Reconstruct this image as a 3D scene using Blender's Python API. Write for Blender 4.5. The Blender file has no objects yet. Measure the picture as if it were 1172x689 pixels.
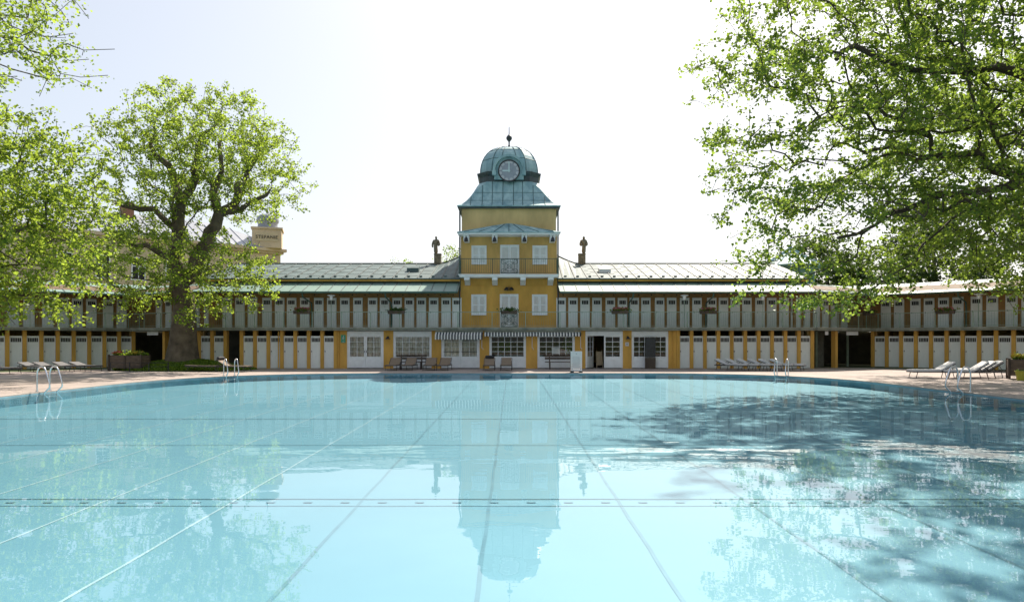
import bpy, bmesh, math, random
import numpy as np
from mathutils import Vector, Matrix
R = math.radians
random.seed(7); rng = np.random.default_rng(11)
scn = bpy.context.scene
COL = scn.collection
F = 781.0; HZ = 390.0; CAMZ = 1.75
def UX(u, d): return (u - 586.0) * d / F          # position across for a bearing at a distance
def VZ(v, d): return CAMZ + (HZ - v) * d / F

# ------------------------------------------------------------------ materials
def mat(name, col, rough=.7, var=.12, scale=6.0, bump=0.0, bscale=60.0, metallic=0.0, spec=.5, streak=0.0, col2=None, detail=5.0):
    m = bpy.data.materials.new(name); m.use_nodes = True
    nt = m.node_tree; b = nt.nodes['Principled BSDF']
    b.inputs['Roughness'].default_value = rough
    b.inputs['Metallic'].default_value = metallic
    b.inputs['Specular IOR Level'].default_value = spec
    tc = nt.nodes.new('ShaderNodeTexCoord')
    n = nt.nodes.new('ShaderNodeTexNoise'); n.inputs['Scale'].default_value = scale; n.inputs['Detail'].default_value = detail
    n.inputs['Roughness'].default_value = .6
    src = tc.outputs['Object']
    if streak:
        mp = nt.nodes.new('ShaderNodeMapping'); mp.inputs['Scale'].default_value = (1, 1, streak)
        nt.links.new(src, mp.inputs['Vector']); nt.links.new(mp.outputs['Vector'], n.inputs['Vector'])
    else:
        nt.links.new(src, n.inputs['Vector'])
    cr = nt.nodes.new('ShaderNodeValToRGB')
    c2 = col2 or tuple(c * (1 - 2 * var) for c in col)
    cr.color_ramp.elements[0].position = .3; cr.color_ramp.elements[0].color = (*c2, 1)
    cr.color_ramp.elements[1].position = .68; cr.color_ramp.elements[1].color = (*[min(1, c * (1 + .5 * var)) for c in col], 1)
    nt.links.new(n.outputs['Fac'], cr.inputs['Fac']); nt.links.new(cr.outputs['Color'], b.inputs['Base Color'])
    if bump:
        n2 = nt.nodes.new('ShaderNodeTexNoise'); n2.inputs['Scale'].default_value = bscale; n2.inputs['Detail'].default_value = 4
        nt.links.new(src, n2.inputs['Vector'])
        bp = nt.nodes.new('ShaderNodeBump'); bp.inputs['Strength'].default_value = bump; bp.inputs['Distance'].default_value = .02
        nt.links.new(n2.outputs['Fac'], bp.inputs['Height']); nt.links.new(bp.outputs['Normal'], b.inputs['Normal'])
    return m

M = {}
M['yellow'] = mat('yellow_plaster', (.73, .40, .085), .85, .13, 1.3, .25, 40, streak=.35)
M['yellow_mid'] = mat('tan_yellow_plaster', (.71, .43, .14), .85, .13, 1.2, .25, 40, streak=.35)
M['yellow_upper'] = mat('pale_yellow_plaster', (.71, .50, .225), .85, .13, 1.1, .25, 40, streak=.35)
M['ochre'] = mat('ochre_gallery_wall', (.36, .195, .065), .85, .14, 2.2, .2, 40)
M['white'] = mat('white_painted_wood', (.90, .895, .90), .5, .05, 3, .08, 30)
M['door_white'] = mat('white_cabin_door_paint', (.90, .905, .89), .5, .05, 2.5, .08, 30, streak=.4)
def vary(m, lo, hi):          # every door, pillar... has aged a little differently
    nt = m.node_tree; b = nt.nodes['Principled BSDF']; src = b.inputs['Base Color'].links[0].from_socket
    oi = nt.nodes.new('ShaderNodeObjectInfo'); mr = nt.nodes.new('ShaderNodeMapRange'); mr.inputs['To Min'].default_value = lo; mr.inputs['To Max'].default_value = hi
    sc = nt.nodes.new('ShaderNodeVectorMath'); sc.operation = 'SCALE'
    nt.links.new(oi.outputs['Random'], mr.inputs['Value']); nt.links.new(src, sc.inputs[0]); nt.links.new(mr.outputs['Result'], sc.inputs['Scale']); nt.links.new(sc.outputs['Vector'], b.inputs['Base Color'])
vary(M['door_white'], .93, 1.05)
M['dark'] = mat('dark_opening', (.02, .02, .02), .7, .2)
M['black'] = mat('black_metal', (.025, .025, .027), .45, .2)
M['concrete'] = mat('weathered_concrete', (.33, .33, .28), .9, .25, 2.2, .4, 30, col2=(.18, .19, .155))
M['soffit'] = mat('dark_wood_soffit', (.16, .10, .055), .8, .2, 4)
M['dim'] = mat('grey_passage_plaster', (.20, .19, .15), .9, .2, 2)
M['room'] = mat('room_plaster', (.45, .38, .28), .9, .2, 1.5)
M['reflection_sheet'] = mat('mottled_reflection', (1, .9, .78), .9, .0, 4.5, col2=(.42, .36, .26))  # warm window reflections painted as mottling
M['copper'] = mat('patina_copper', (.36, .51, .515), .6, .2, 2.2, .15, 12, streak=.18, spec=.3, col2=(.16, .29, .33))
M['copper_seam'] = mat('dark_copper_seam', (.10, .17, .175), .6, .2, 3, spec=.3)
M['copper_dark'] = mat('dark_patina_metal', (.05, .07, .075), .5, .3, 2.5)
M['roof'] = mat('grey_green_sheet_roof', (.125, .172, .17), .6, .22, 1.3, .2, 3.5, spec=.22, col2=(.075, .11, .11))
M['seam'] = mat('roof_seam_metal', (.12, .14, .135), .6, .2, 3, spec=.3)
M['lean_roof'] = mat('green_gallery_sheet_roof', (.21, .30, .265), .55, .2, 1.4, .15, 5, spec=.28, col2=(.17, .27, .24))
M['green_trim'] = mat('green_painted_trim', (.06, .14, .11), .5, .15, 3)
M['rail'] = mat('pale_green_railing_paint', (.30, .38, .30), .45, .1, 3)
M['rail_dark'] = mat('dark_green_railing_paint', (.05, .09, .07), .45, .1, 3)
M['clock_face'] = mat('clock_dial_grey', (.31, .34, .39), .4, .1, 3)
M['clock_hand'] = mat('pale_verdigris', (.55, .68, .68), .5, .05, 3)
M['clock_mark'] = mat('clock_plate_white', (.52, .53, .56), .4, .06, 3)
M['stone'] = mat('weathered_statue_stone', (.30, .25, .17), .9, .3, 5, .4, 20, col2=(.11, .095, .07))
M['steel'] = mat('polished_steel', (.72, .72, .74), .18, .04, 3, metallic=1.0)
M['wood'] = mat('dark_weathered_wood', (.10, .07, .05), .7, .3, 3, .2, 20, streak=.2)
M['planter'] = mat('grey_brown_planter_wood', (.17, .12, .085), .8, .3, 2.5, .3, 20, streak=5)
M['lounger_cloth'] = mat('white_lounger_mesh', (.68, .67, .68), .8, .06, 20)
M['lounger_shaded'] = mat('shaded_lounger_mesh', (.15, .147, .15), .8, .06, 20)  # tree shade over the left loungers put into the cloth colour
M['lounger_tan'] = mat('tan_lounger_mesh', (.26, .19, .135), .8, .12, 20)
M['pillow'] = mat('dark_pillow_cloth', (.03, .03, .035), .8, .2)
M['lounger_frame'] = mat('dark_lounger_frame', (.06, .055, .055), .5, .2)
M['green_sign'] = mat('green_sign_face', (.01, .30, .16), .4, .05)
M['awn_dark'] = mat('dark_awning_cloth', (.03, .035, .05), .8, .1)
M['awn_light'] = mat('light_awning_cloth', (.72, .70, .66), .8, .06)
M['villa'] = mat('warm_villa_plaster', (.68, .54, .35), .85, .08, .6, .1, 20)
M['villa_trim'] = mat('villa_cornice_stucco', (.70, .54, .36), .85, .08, 1)
M['villa_roof'] = mat('grey_blue_villa_roof', (.34, .36, .40), .4, .15, .7, spec=.6)
M['letter'] = mat('dark_lettering', (.07, .055, .05), .7, .1)
M['print'] = mat('grey_print', (.38, .38, .40), .8, .1)
M['sign_white'] = mat('white_notice_sheet', (.70, .66, .64), .5, .04)
M['petal_pink'] = mat('pink_petals', (.62, .20, .22), .7, .3, 30)
M['petal_red'] = mat('red_petals', (.45, .06, .05), .7, .3, 30)
M['petal_yellow'] = mat('yellow_petals', (.62, .50, .06), .7, .3, 30)
M['mint'] = mat('mint_wood_cladding', (.17, .28, .26), .6, .15, 2)
M['bucket'] = mat('olive_yellow_plastic', (.42, .40, .04), .5, .1)
M['beige_cloth'] = mat('beige_canvas', (.50, .38, .24), .85, .12, 8)
M['brick'] = mat('reddish_chimney', (.3, .15, .09), .9, .2, 8)

def bark_mat(name, a, b):
    m = mat(name, a, .9, .2, 1.8, .6, 14, col2=b, detail=8); return m
M['bark'] = bark_mat('mottled_plane_bark', (.17, .13, .09), (.045, .034, .025))
M['bark_dark'] = bark_mat('dark_bark', (.10, .08, .06), (.035, .028, .022))

def leaf_mat(name, dark, light, trans, tfac=.5):
    m = bpy.data.materials.new(name); m.use_nodes = True; nt = m.node_tree
    for n in list(nt.nodes): nt.nodes.remove(n)
    out = nt.nodes.new('ShaderNodeOutputMaterial')
    at = nt.nodes.new('ShaderNodeAttribute'); at.attribute_name = 'tint'
    def ramp(c0, c1):
        r = nt.nodes.new('ShaderNodeValToRGB'); r.color_ramp.elements[0].color = (*c0, 1); r.color_ramp.elements[1].color = (*c1, 1)
        nt.links.new(at.outputs['Fac'], r.inputs['Fac']); return r
    r1 = ramp(dark, light); r2 = ramp(tuple(c * .75 for c in trans), tuple(c * 1.15 for c in trans))
    d = nt.nodes.new('ShaderNodeBsdfPrincipled'); d.inputs['Roughness'].default_value = .45; d.inputs['Specular IOR Level'].default_value = .35
    t = nt.nodes.new('ShaderNodeBsdfTranslucent')
    nt.links.new(r1.outputs['Color'], d.inputs['Base Color']); nt.links.new(r2.outputs['Color'], t.inputs['Color'])
    mx = nt.nodes.new('ShaderNodeMixShader'); mx.inputs['Fac'].default_value = tfac
    nt.links.new(d.outputs['BSDF'], mx.inputs[1]); nt.links.new(t.outputs['BSDF'], mx.inputs[2])
    nt.links.new(mx.outputs['Shader'], out.inputs['Surface']); return m
M['leaf_fresh'] = leaf_mat('fresh_yellow_green_leaf', (.065, .13, .02), (.125, .195, .032), (.42, .56, .06), .56)
M['leaf_mid'] = leaf_mat('mid_green_leaf', (.045, .10, .024), (.085, .15, .033), (.34, .48, .06), .52)
M['leaf_left'] = leaf_mat('bright_green_leaf', (.055, .12, .02), (.11, .18, .03), (.40, .53, .055), .55)
M['leaf_dark'] = leaf_mat('dark_green_leaf', (.022, .05, .016), (.05, .10, .025), (.13, .20, .03), .4)
M['leaf_box'] = leaf_mat('box_plant_leaf', (.03, .08, .02), (.07, .13, .03), (.18, .28, .04), .4)

def ground_mat(name, c1, c2, scale, joint=None, rough=.9):
    m = mat(name, c1, rough, .15, scale, .35, 90, col2=c2)
    nt = m.node_tree; b = nt.nodes['Principled BSDF']
    n = nt.nodes.new('ShaderNodeTexNoise'); n.inputs['Scale'].default_value = 45; n.inputs['Detail'].default_value = 3
    tc = [x for x in nt.nodes if x.type == 'TEX_COORD'][0]; nt.links.new(tc.outputs['Object'], n.inputs['Vector'])
    base = b.inputs['Base Color'].links[0].from_socket
    mx = nt.nodes.new('ShaderNodeMix'); mx.data_type = 'RGBA'; mx.blend_type = 'MULTIPLY'; mx.inputs['Factor'].default_value = .5
    nt.links.new(base, mx.inputs['A'])
    cr = nt.nodes.new('ShaderNodeValToRGB'); cr.color_ramp.elements[0].position = .35; cr.color_ramp.elements[0].color = (.55, .55, .55, 1); cr.color_ramp.elements[1].position = .65
    nt.links.new(n.outputs['Fac'], cr.inputs['Fac']); nt.links.new(cr.outputs['Color'], mx.inputs['B'])
    nt.links.new(mx.outputs['Result'], b.inputs['Base Color'])
    return m
M['deck'] = ground_mat('pinkish_deck_paving', (.43, .355, .32), (.29, .245, .225), .5)
M['coping'] = ground_mat('pale_pool_coping', (.44, .37, .33), (.34, .30, .27), 1.2)
M['ground'] = ground_mat('park_ground', (.10, .13, .05), (.05, .075, .03), .3)
M['pool_floor'] = mat('pale_turquoise_pool_paint', (.225, .42, .50), .7, .07, .25, col2=(.19, .375, .455), detail=4)
M['pool_wall'] = mat('blue_grey_pool_wall', (.23, .42, .50), .6, .15, 2)
M['line_dark'] = mat('blue_floor_joint', (.165, .325, .40), .7, .1, 2)
M['line_sheen'] = mat('sky_sheen_floor_joint', (.52, .66, .71), .7, .05, 2)  # sky reflection on the left joints put into their colour

def glass_mat(name, tint, ior=1.5):
    m = bpy.data.materials.new(name); m.use_nodes = True; nt = m.node_tree
    for n in list(nt.nodes): nt.nodes.remove(n)
    out = nt.nodes.new('ShaderNodeOutputMaterial'); t = nt.nodes.new('ShaderNodeBsdfTransparent'); t.inputs['Color'].default_value = (*tint, 1)
    g = nt.nodes.new('ShaderNodeBsdfGlossy'); g.inputs['Roughness'].default_value = .01
    fr = nt.nodes.new('ShaderNodeFresnel'); fr.inputs['IOR'].default_value = ior
    mx = nt.nodes.new('ShaderNodeMixShader'); nt.links.new(fr.outputs['Fac'], mx.inputs['Fac'])
    nt.links.new(t.outputs['BSDF'], mx.inputs[1]); nt.links.new(g.outputs['BSDF'], mx.inputs[2]); nt.links.new(mx.outputs['Shader'], out.inputs['Surface'])
    return m, nt, t, g, fr
M['glass'] = glass_mat('window_glass', (.93, .95, .95), 1.6)[0]
wm, nt, wt, wg, wf = glass_mat('pool_water', (.80, .92, .95), 1.33)
tc = nt.nodes.new('ShaderNodeTexCoord'); mp = nt.nodes.new('ShaderNodeMapping'); mp.inputs['Scale'].default_value = (.55, 1.0, 1)
n1 = nt.nodes.new('ShaderNodeTexNoise'); n1.inputs['Scale'].default_value = .9; n1.inputs['Detail'].default_value = 2.0
n2 = nt.nodes.new('ShaderNodeTexNoise'); n2.inputs['Scale'].default_value = 5.0; n2.inputs['Detail'].default_value = 2
nt.links.new(tc.outputs['Object'], mp.inputs['Vector'])
for n in (n1, n2): nt.links.new(mp.outputs['Vector'], n.inputs['Vector'])
ma = nt.nodes.new('ShaderNodeMath'); ma.operation = 'MULTIPLY_ADD'; ma.inputs[1].default_value = .09
nt.links.new(n2.outputs['Fac'], ma.inputs[0]); nt.links.new(n1.outputs['Fac'], ma.inputs[2])
bp = nt.nodes.new('ShaderNodeBump'); bp.inputs['Strength'].default_value = 1.0; bp.inputs['Distance'].default_value = .0065
nt.links.new(ma.outputs['Value'], bp.inputs['Height'])
nt.links.new(bp.outputs['Normal'], wg.inputs['Normal']); nt.links.new(bp.outputs['Normal'], wf.inputs['Normal'])
wg.inputs['Roughness'].default_value = .004
sq = nt.nodes.new('ShaderNodeMath'); sq.operation = 'MULTIPLY_ADD'; sq.inputs[1].default_value = -1.55; sq.inputs[2].default_value = 1.68
ml = nt.nodes.new('ShaderNodeMath'); ml.operation = 'MULTIPLY'
nt.links.new(wf.outputs['Fac'], sq.inputs[0]); nt.links.new(wf.outputs['Fac'], ml.inputs[0]); nt.links.new(sq.outputs['Value'], ml.inputs[1])
nt.links.new(ml.outputs['Value'], [n for n in nt.nodes if n.type == 'MIX_SHADER'][0].inputs['Fac'])
M['water'] = wm

# ------------------------------------------------------------------ mesh helpers
class MB:
    def __init__(s): s.v = []; s.f = []
    def add(s, vs, fs):
        o = len(s.v); s.v += [tuple(v) for v in vs]; s.f += [tuple(i + o for i in f) for f in fs]; return s
    def box(s, x0, x1, y0, y1, z0, z1):
        return s.add([(x0, y0, z0), (x1, y0, z0), (x1, y1, z0), (x0, y1, z0), (x0, y0, z1), (x1, y0, z1), (x1, y1, z1), (x0, y1, z1)],
                     [(0, 3, 2, 1), (4, 5, 6, 7), (0, 1, 5, 4), (1, 2, 6, 5), (2, 3, 7, 6), (3, 0, 4, 7)])
    def bar(s, p, q, w, h, up=(0, 0, 1)):
        p, q = Vector(p), Vector(q); d = (q - p).normalized(); up = Vector(up)
        if abs(d.dot(up)) > .98: up = Vector((0, 1, 0))
        a = d.cross(up).normalized(); b = a.cross(d)
        c = []
        for e in (p, q):
            for i, j in ((-1, -1), (1, -1), (1, 1), (-1, 1)): c.append(e + a * w / 2 * i + b * h / 2 * j)
        return s.add(c, [(0, 1, 2, 3), (7, 6, 5, 4), (0, 4, 5, 1), (1, 5, 6, 2), (2, 6, 7, 3), (3, 7, 4, 0)])
    def tube(s, pts, r, n=8):
        pts = [Vector(p) for p in pts]; rs = r if isinstance(r, (list, tuple)) else [r] * len(pts)
        rings = []; a = None
        for i, p in enumerate(pts):
            d = (pts[min(i + 1, len(pts) - 1)] - pts[max(i - 1, 0)]).normalized()
            if a is None:
                a = d.cross(Vector((0, 0, 1)) if abs(d.z) < .9 else Vector((1, 0, 0))).normalized()
            else: a = (a - d * a.dot(d)).normalized()
            b = d.cross(a)
            rings.append([p + (a * math.cos(2 * math.pi * k / n) + b * math.sin(2 * math.pi * k / n)) * rs[i] for k in range(n)])
        vs = [v for r_ in rings for v in r_]; fs = []
        for i in range(len(pts) - 1):
            for k in range(n): fs.append((i * n + k, i * n + (k + 1) % n, (i + 1) * n + (k + 1) % n, (i + 1) * n + k))
        fs.append(tuple(range(n))[::-1]); fs.append(tuple(range((len(pts) - 1) * n, len(pts) * n)))
        return s.add(vs, fs)
    def lathe(s, prof, c=(0, 0, 0), n=20, rot=0.0, sq=None):
        vs = []; fs = []
        for (r, z) in prof:
            for k in range(n):
                an = 2 * math.pi * k / n + rot; vs.append((c[0] + r * math.cos(an), c[1] + r * math.sin(an), c[2] + z))
        for i in range(len(prof) - 1):
            for k in range(n): fs.append((i * n + k, i * n + (k + 1) % n, (i + 1) * n + (k + 1) % n, (i + 1) * n + k))
        fs.append(tuple(range(n))[::-1]); fs.append(tuple(range((len(prof) - 1) * n, len(prof) * n)))
        return s.add(vs, fs)
    def loft(s, rings, cap=True):
        n = len(rings[0]); vs = [v for r_ in rings for v in r_]; fs = []
        for i in range(len(rings) - 1):
            for k in range(n): fs.append((i * n + k, i * n + (k + 1) % n, (i + 1) * n + (k + 1) % n, (i + 1) * n + k))
        if cap: fs.append(tuple(range(n))[::-1]); fs.append(tuple(range((len(rings) - 1) * n, len(rings) * n)))
        return s.add(vs, fs)
    def prism_y(s, poly, y0, y1):      # polygon in x,z extruded along y
        n = len(poly); vs = [(x, y0, z) for x, z in poly] + [(x, y1, z) for x, z in poly]
        fs = [tuple(range(n)), tuple(range(2 * n - 1, n - 1, -1))]
        for k in range(n): fs.append((k, k + n, (k + 1) % n + n, (k + 1) % n))
        return s.add(vs, fs)
    def slab(s, q, th):                # 4 corner points, thickness downwards
        q = [Vector(p) for p in q]; lo = [p - Vector((0, 0, th)) for p in q]
        return s.add(q + lo, [(0, 1, 2, 3), (7, 6, 5, 4), (0, 4, 5, 1), (1, 5, 6, 2), (2, 6, 7, 3), (3, 7, 4, 0)])
    flat = False
    def mesh(s, name, m, smooth=False):
        me = bpy.data.meshes.new(name); me.from_pydata(s.v, [], s.f); me.update()
        if s.flat: me.materials.append(m); return me
        bm = bmesh.new(); bm.from_mesh(me); bmesh.ops.recalc_face_normals(bm, faces=bm.faces); bm.to_mesh(me); bm.free()
        if smooth:
            me.polygons.foreach_set('use_smooth', [True] * len(me.polygons)); me.set_sharp_from_angle(angle=R(40))
        me.materials.append(m); return me
    def build(s, name, m, parent=None, smooth=False, loc=(0, 0, 0), rz=0):
        return link(name, s.mesh(name, m, smooth), parent, loc, rz)
def link(name, me, parent=None, loc=(0, 0, 0), rz=0):
    o = bpy.data.objects.new(name, me); COL.objects.link(o)
    o.parent = parent; o.location = loc; o.rotation_euler = (0, 0, rz); return o
def tag(o, label=None, cat=None, group=None, kind=None):
    if label: o['label'] = label
    if cat: o['category'] = cat
    if group: o['group'] = group
    if kind: o['kind'] = kind
    return o
def thing(name, label, cat, loc=(0, 0, 0), rz=0, group=None):
    o = bpy.data.objects.new(name, None); COL.objects.link(o); o.empty_display_size = .3
    o.location = loc; o.rotation_euler = (0, 0, rz); return tag(o, label, cat, group)
def copy_tree(o, parent=None):
    c = o.copy(); COL.objects.link(c); c.parent = parent
    for ch in list(o.children): copy_tree(ch, c)
    return c

# ------------------------------------------------------------------ world, sun, camera
w = bpy.data.worlds.new('World'); scn.world = w; w.use_nodes = True
SUN_EL, SUN_AZ = 48.5, 24.0
nt = w.node_tree; bg = nt.nodes['Background']
sky = nt.nodes.new('ShaderNodeTexSky'); sky.sky_type = 'NISHITA'; sky.sun_disc = False
sky.sun_elevation = R(SUN_EL); sky.sun_rotation = R(SUN_AZ); sky.air_density = 1.0; sky.dust_density = 3.5; sky.ozone_density = 1.0; sky.altitude = 200
# hazy spring sky: less saturated, and the glow round the sun spread more evenly over the dome
hs = nt.nodes.new('ShaderNodeHueSaturation'); hs.inputs['Saturation'].default_value = .85
gm = nt.nodes.new('ShaderNodeGamma'); gm.inputs['Gamma'].default_value = .55
nt.links.new(sky.outputs['Color'], hs.inputs['Color']); nt.links.new(hs.outputs['Color'], gm.inputs['Color'])
sc_ = nt.nodes.new('ShaderNodeVectorMath'); sc_.operation = 'SCALE'; sc_.inputs['Scale'].default_value = 1.26
nt.links.new(gm.outputs['Color'], sc_.inputs[0]); nt.links.new(sc_.outputs['Vector'], bg.inputs['Color']); bg.inputs['Strength'].default_value = .15
sl = bpy.data.lights.new('sun', 'SUN'); sl.energy = 4.25; sl.angle = R(.55); sl.color = (1, .90, .77)
so = bpy.data.objects.new('sun', sl); COL.objects.link(so)
sd = Vector((math.sin(R(SUN_AZ)) * math.cos(R(SUN_EL)), math.cos(R(SUN_AZ)) * math.cos(R(SUN_EL)), math.sin(R(SUN_EL))))
so.rotation_euler = sd.to_track_quat('Z', 'Y').to_euler(); so.location = sd * 80
cam = bpy.data.cameras.new('camera'); co = bpy.data.objects.new('camera', cam); COL.objects.link(co); scn.camera = co
co.location = (0, 0, CAMZ); co.rotation_euler = (R(90), 0, 0)
cam.sensor_width = 36; cam.lens = 36 * F / 1172; cam.shift_y = (HZ - 344.5) / 1172; cam.clip_start = .05; cam.clip_end = 4000
vs = scn.view_settings; scn.display_settings.display_device = 'sRGB'
vs.view_transform = 'Standard'; vs.look = 'None'; vs.exposure = 1.06; vs.gamma = 1; vs.use_curve_mapping = False
scn.cycles.max_bounces = 8; scn.cycles.transparent_max_bounces = 12; scn.cycles.diffuse_bounces = 3; scn.cycles.glossy_bounces = 4
scn.cycles.use_denoising = True; scn.cycles.caustics_reflective = False; scn.cycles.caustics_refractive = False; scn.cycles.sample_clamp_indirect = 6

# ------------------------------------------------------------------ ground, deck, pool
def pool_outline(n=220, grow=0.0):
    # rounded rectangle, generous far corners
    x0, x1, y0, y1 = -16.1 - grow, 15.4 + grow, .7 - grow, 37.0 + grow
    pts = []
    corners = [(x1, y1, 9.5 + grow, 0), (x0, y1, 10.5 + grow, 90), (x0, y0, 3 + grow, 180), (x1, y0, 3 + grow, 270)]
    for cx, cy, r, a0 in corners:
        ccx = cx - r if a0 in (0, 270) else cx + r; ccy = cy - r if a0 in (0, 90) else cy + r
        # a little squarer than a circle
        for k in range(n // 4):
            a = R(a0 + 90 * k / (n // 4 - 1)); c, s_ = math.cos(a), math.sin(a); e = .82
            pts.append((ccx + r * math.copysign(abs(c) ** e, c), ccy + r * math.copysign(abs(s_) ** e, s_)))
    return pts
P0 = pool_outline(); P1 = pool_outline(grow=.32); N = len(P0)
def ring(name, a, b, za, zb, m):
    mb = MB(); mb.add([(x, y, za) for x, y in a] + [(x, y, zb) for x, y in b], [(k, (k + 1) % N, N + (k + 1) % N, N + k) for k in range(N)])
    return tag(mb.build(name, m), kind='structure')
def radial(r): return [((x) / math.hypot(x, y - 19) * r, 19 + (y - 19) / math.hypot(x, y - 19) * r) for x, y in P0]
ring('pool_deck', P0, radial(34), 0, 0, M['deck'])
ring('ground', radial(34), radial(1500), 0, 0, M['ground'])
mb = MB(); mb.add([(x, y, .006) for x, y in P0] + [(x, y, .006) for x, y in P1] + [(x, y, -.03) for x, y in P0],
                  [(k, (k + 1) % N, N + (k + 1) % N, N + k) for k in range(N)] + [(k, (k + 1) % N, 2 * N + (k + 1) % N, 2 * N + k) for k in range(N)])
tag(mb.build('pool_coping', M['coping']), kind='structure')
WZ = -.05
def fz(y): return WZ - (.25 + (37 - y) / 36 * .16)
mb = MB(); mb.add([(x, y, -.03) for x, y in P0] + [(x, y, fz(y)) for x, y in P0], [(k, (k + 1) % N, N + (k + 1) % N, N + k) for k in range(N)])
tag(mb.build('pool_wall', M['pool_wall']), kind='structure')
mb = MB(); mb.flat = True; mb.add([(x, y, fz(y)) for x, y in P0], [tuple(range(N))]); tag(mb.build('pool_floor', M['pool_floor']), kind='structure')
mb = MB(); mb.flat = True; mb.add([(x, y, WZ) for x, y in P0], [tuple(range(N))]); tag(mb.build('pool_water', M['water']), kind='structure')
def inside(x, y):
    c = False; j = N - 1
    for i in range(N):
        (xi, yi), (xj, yj) = P0[i], P0[j]
        if (yi > y) != (yj > y) and x < (xj - xi) * (y - yi) / (yj - yi) + xi: c = not c
        j = i
    return c
def floor_strip(mb, xa, ya, xb, yb, wd, lift):
    n = 24; v = Vector((xb - xa, yb - ya, 0)).normalized(); s_ = Vector((-v.y, v.x, 0)) * wd / 2
    n = 60 if math.hypot(xb - xa, yb - ya) > 3 else 2; run = [(xa + (xb - xa) * k / n + s_.x / wd * .014 * math.sin(k * 1.7 + xa), ya + (yb - ya) * k / n + s_.y / wd * .014 * math.sin(k * 1.7 + ya)) for k in range(n + 1)]
    for (ax, ay), (bx, by) in zip(run, run[1:]):
        if inside(ax, ay) and inside(bx, by):
            mb.add([(ax - s_.x, ay - s_.y, fz(ay) + lift), (bx - s_.x, by - s_.y, fz(by) + lift), (bx + s_.x, by + s_.y, fz(by) + lift), (ax + s_.x, ay + s_.y, fz(ay) + lift)], [(0, 1, 2, 3)])
dk, lt, cr_ = MB(), MB(), MB()
for k in range(-8, 9):
    x = -.3 + 1.74 * k
    floor_strip(lt if k < -1 else dk, x, 2.0, x, 36.6, .035 if k < -1 else .042, .004)
for y, wd, xa in ((9.36, .035, -15.8), (8.98, .025, -15.8), (14.05, .035, -15.8), (18.6, .06, -15.8), (27.8, .04, -15.8)):
    floor_strip(cr_, xa, y, 15.2, y, wd, .008)
for k in range(60): floor_strip(cr_, -14.8 + k * .5, 9.17, -14.68 + k * .5, 9.17, .05, .009)
tag(dk.build('pool_lane_joints', M['line_dark']), kind='structure')
tag(lt.build('pool_sheen_joints', M['line_sheen']), kind='structure')
tag(cr_.build('pool_cross_joints', M['line_dark']), kind='structure')

# ------------------------------------------------------------------ cabin galleries
def door_mesh(wd, ht, nbars):
    d = MB(); h = wd / 2; gz0, gz1 = ht - .37, ht - .12
    d.box(-h, h, .0, .045, 0, ht)
    npl = 6; pw = (wd - .02) / npl
    for k in range(npl): d.box(-h + .01 + k * pw + .006, -h + .01 + (k + 1) * pw - .006, -.012, -.0015, .03, gz0 - .05)
    d.box(-h, h, -.016, -.002, gz0 - .045, gz0 - .005); d.box(-h, h, -.016, -.002, gz1 + .005, ht)
    for k in range(nbars + 1):
        x = -h + .05 + (wd - .1) * k / nbars; d.box(x - .007, x + .007, -.02, -.008, gz0 - .005, gz1 + .005)
    d.box(-h, -h + .038, -.021, -.003, 0, ht); d.box(h - .038, h, -.021, -.003, 0, ht)
    g = MB().box(-h + .045, h - .045, -.006, -.002, gz0, gz1)
    k_ = MB().box(-h + .055, -h + .08, -.06, -.013, ht * .5, ht * .5 + .09)
    return d.mesh('cabin_door', M['door_white']), g.mesh('door_grille', M['dark']), k_.mesh('door_handle', M['black'])
_v = MB().lathe([(.045, 0), (.045, .004)], n=8); _v.v = [(a, -c, b) for a, b, c in _v.v]; VENT = _v.mesh('vent_hole', M['dark'])
LOW = door_mesh(.635, 2.03, 6); UPP = door_mesh(.53, 1.86, 4)
def add_door(root, ms, x, y, z, rz=0):
    d = link('cabin_door', ms[0], root, (x, y, z), rz); link('door_grille', ms[1], d); link('door_handle', ms[2], d); return d
def railing(s0, s1, y, z0, z1, post=1.9, step=.14, bar=.007):
    r = MB(); r.box(s0, s1, y - .02, y + .02, z1 - .035, z1); r.box(s0, s1, y - .012, y + .012, z0 + .08, z0 + .1)
    n = max(1, round((s1 - s0) / post))
    for k in range(n + 1):
        x = s0 + .03 + (s1 - s0 - .06) * k / n; r.box(x - .022, x + .022, y - .022, y + .022, z0, z1 - .035)
    n = int((s1 - s0) / step)
    for k in range(1, n):
        x = s0 + (s1 - s0) * k / n; r.box(x - bar / 2, x + bar / 2, y - bar / 2, y + bar / 2, z0 + .1, z1 - .035)
    return r
def roof_sheet(s0, s1, prof, th=.06, k0=0., k1=0.):      # prof: list of (t, z); k0, k1 slant the two ends
    r = MB()
    for (ta, za), (tb, zb) in zip(prof, prof[1:]): r.slab([(s0 + k0 * ta, ta, za), (s1 + k1 * ta, ta, za), (s1 + k1 * tb, tb, zb), (s0 + k0 * tb, tb, zb)], th)
    return r
def seams(s0, s1, prof, step=.8, wd=.035, hh=.045, off=.3):
    r = MB(); x = s0 + off
    while x < s1 - .05:
        for (ta, za), (tb, zb) in zip(prof, prof[1:]): r.bar((x, ta + .01, za + .012), (x, tb, zb + .012), wd, hh)
        x += step
    return r
def cross_seams(r, s0, s1, prof, step=.8, off=.3, rows=3):
    (ta, za), (tb, zb) = prof[:2]; x = s0 + off - step; i = 0
    while x < s1:
        for k in range(1, rows + 1):
            f = (k - (.5 if i % 2 else 0)) / rows
            a, b = max(s0, x + .03), min(s1, x + step - .03)
            if 0 < f < 1 and b > a: r.bar((a, ta + (tb - ta) * f, za + (zb - za) * f + .006), (b, ta + (tb - ta) * f, za + (zb - za) * f + .006), .03, .016)
        x += step; i += 1
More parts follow.
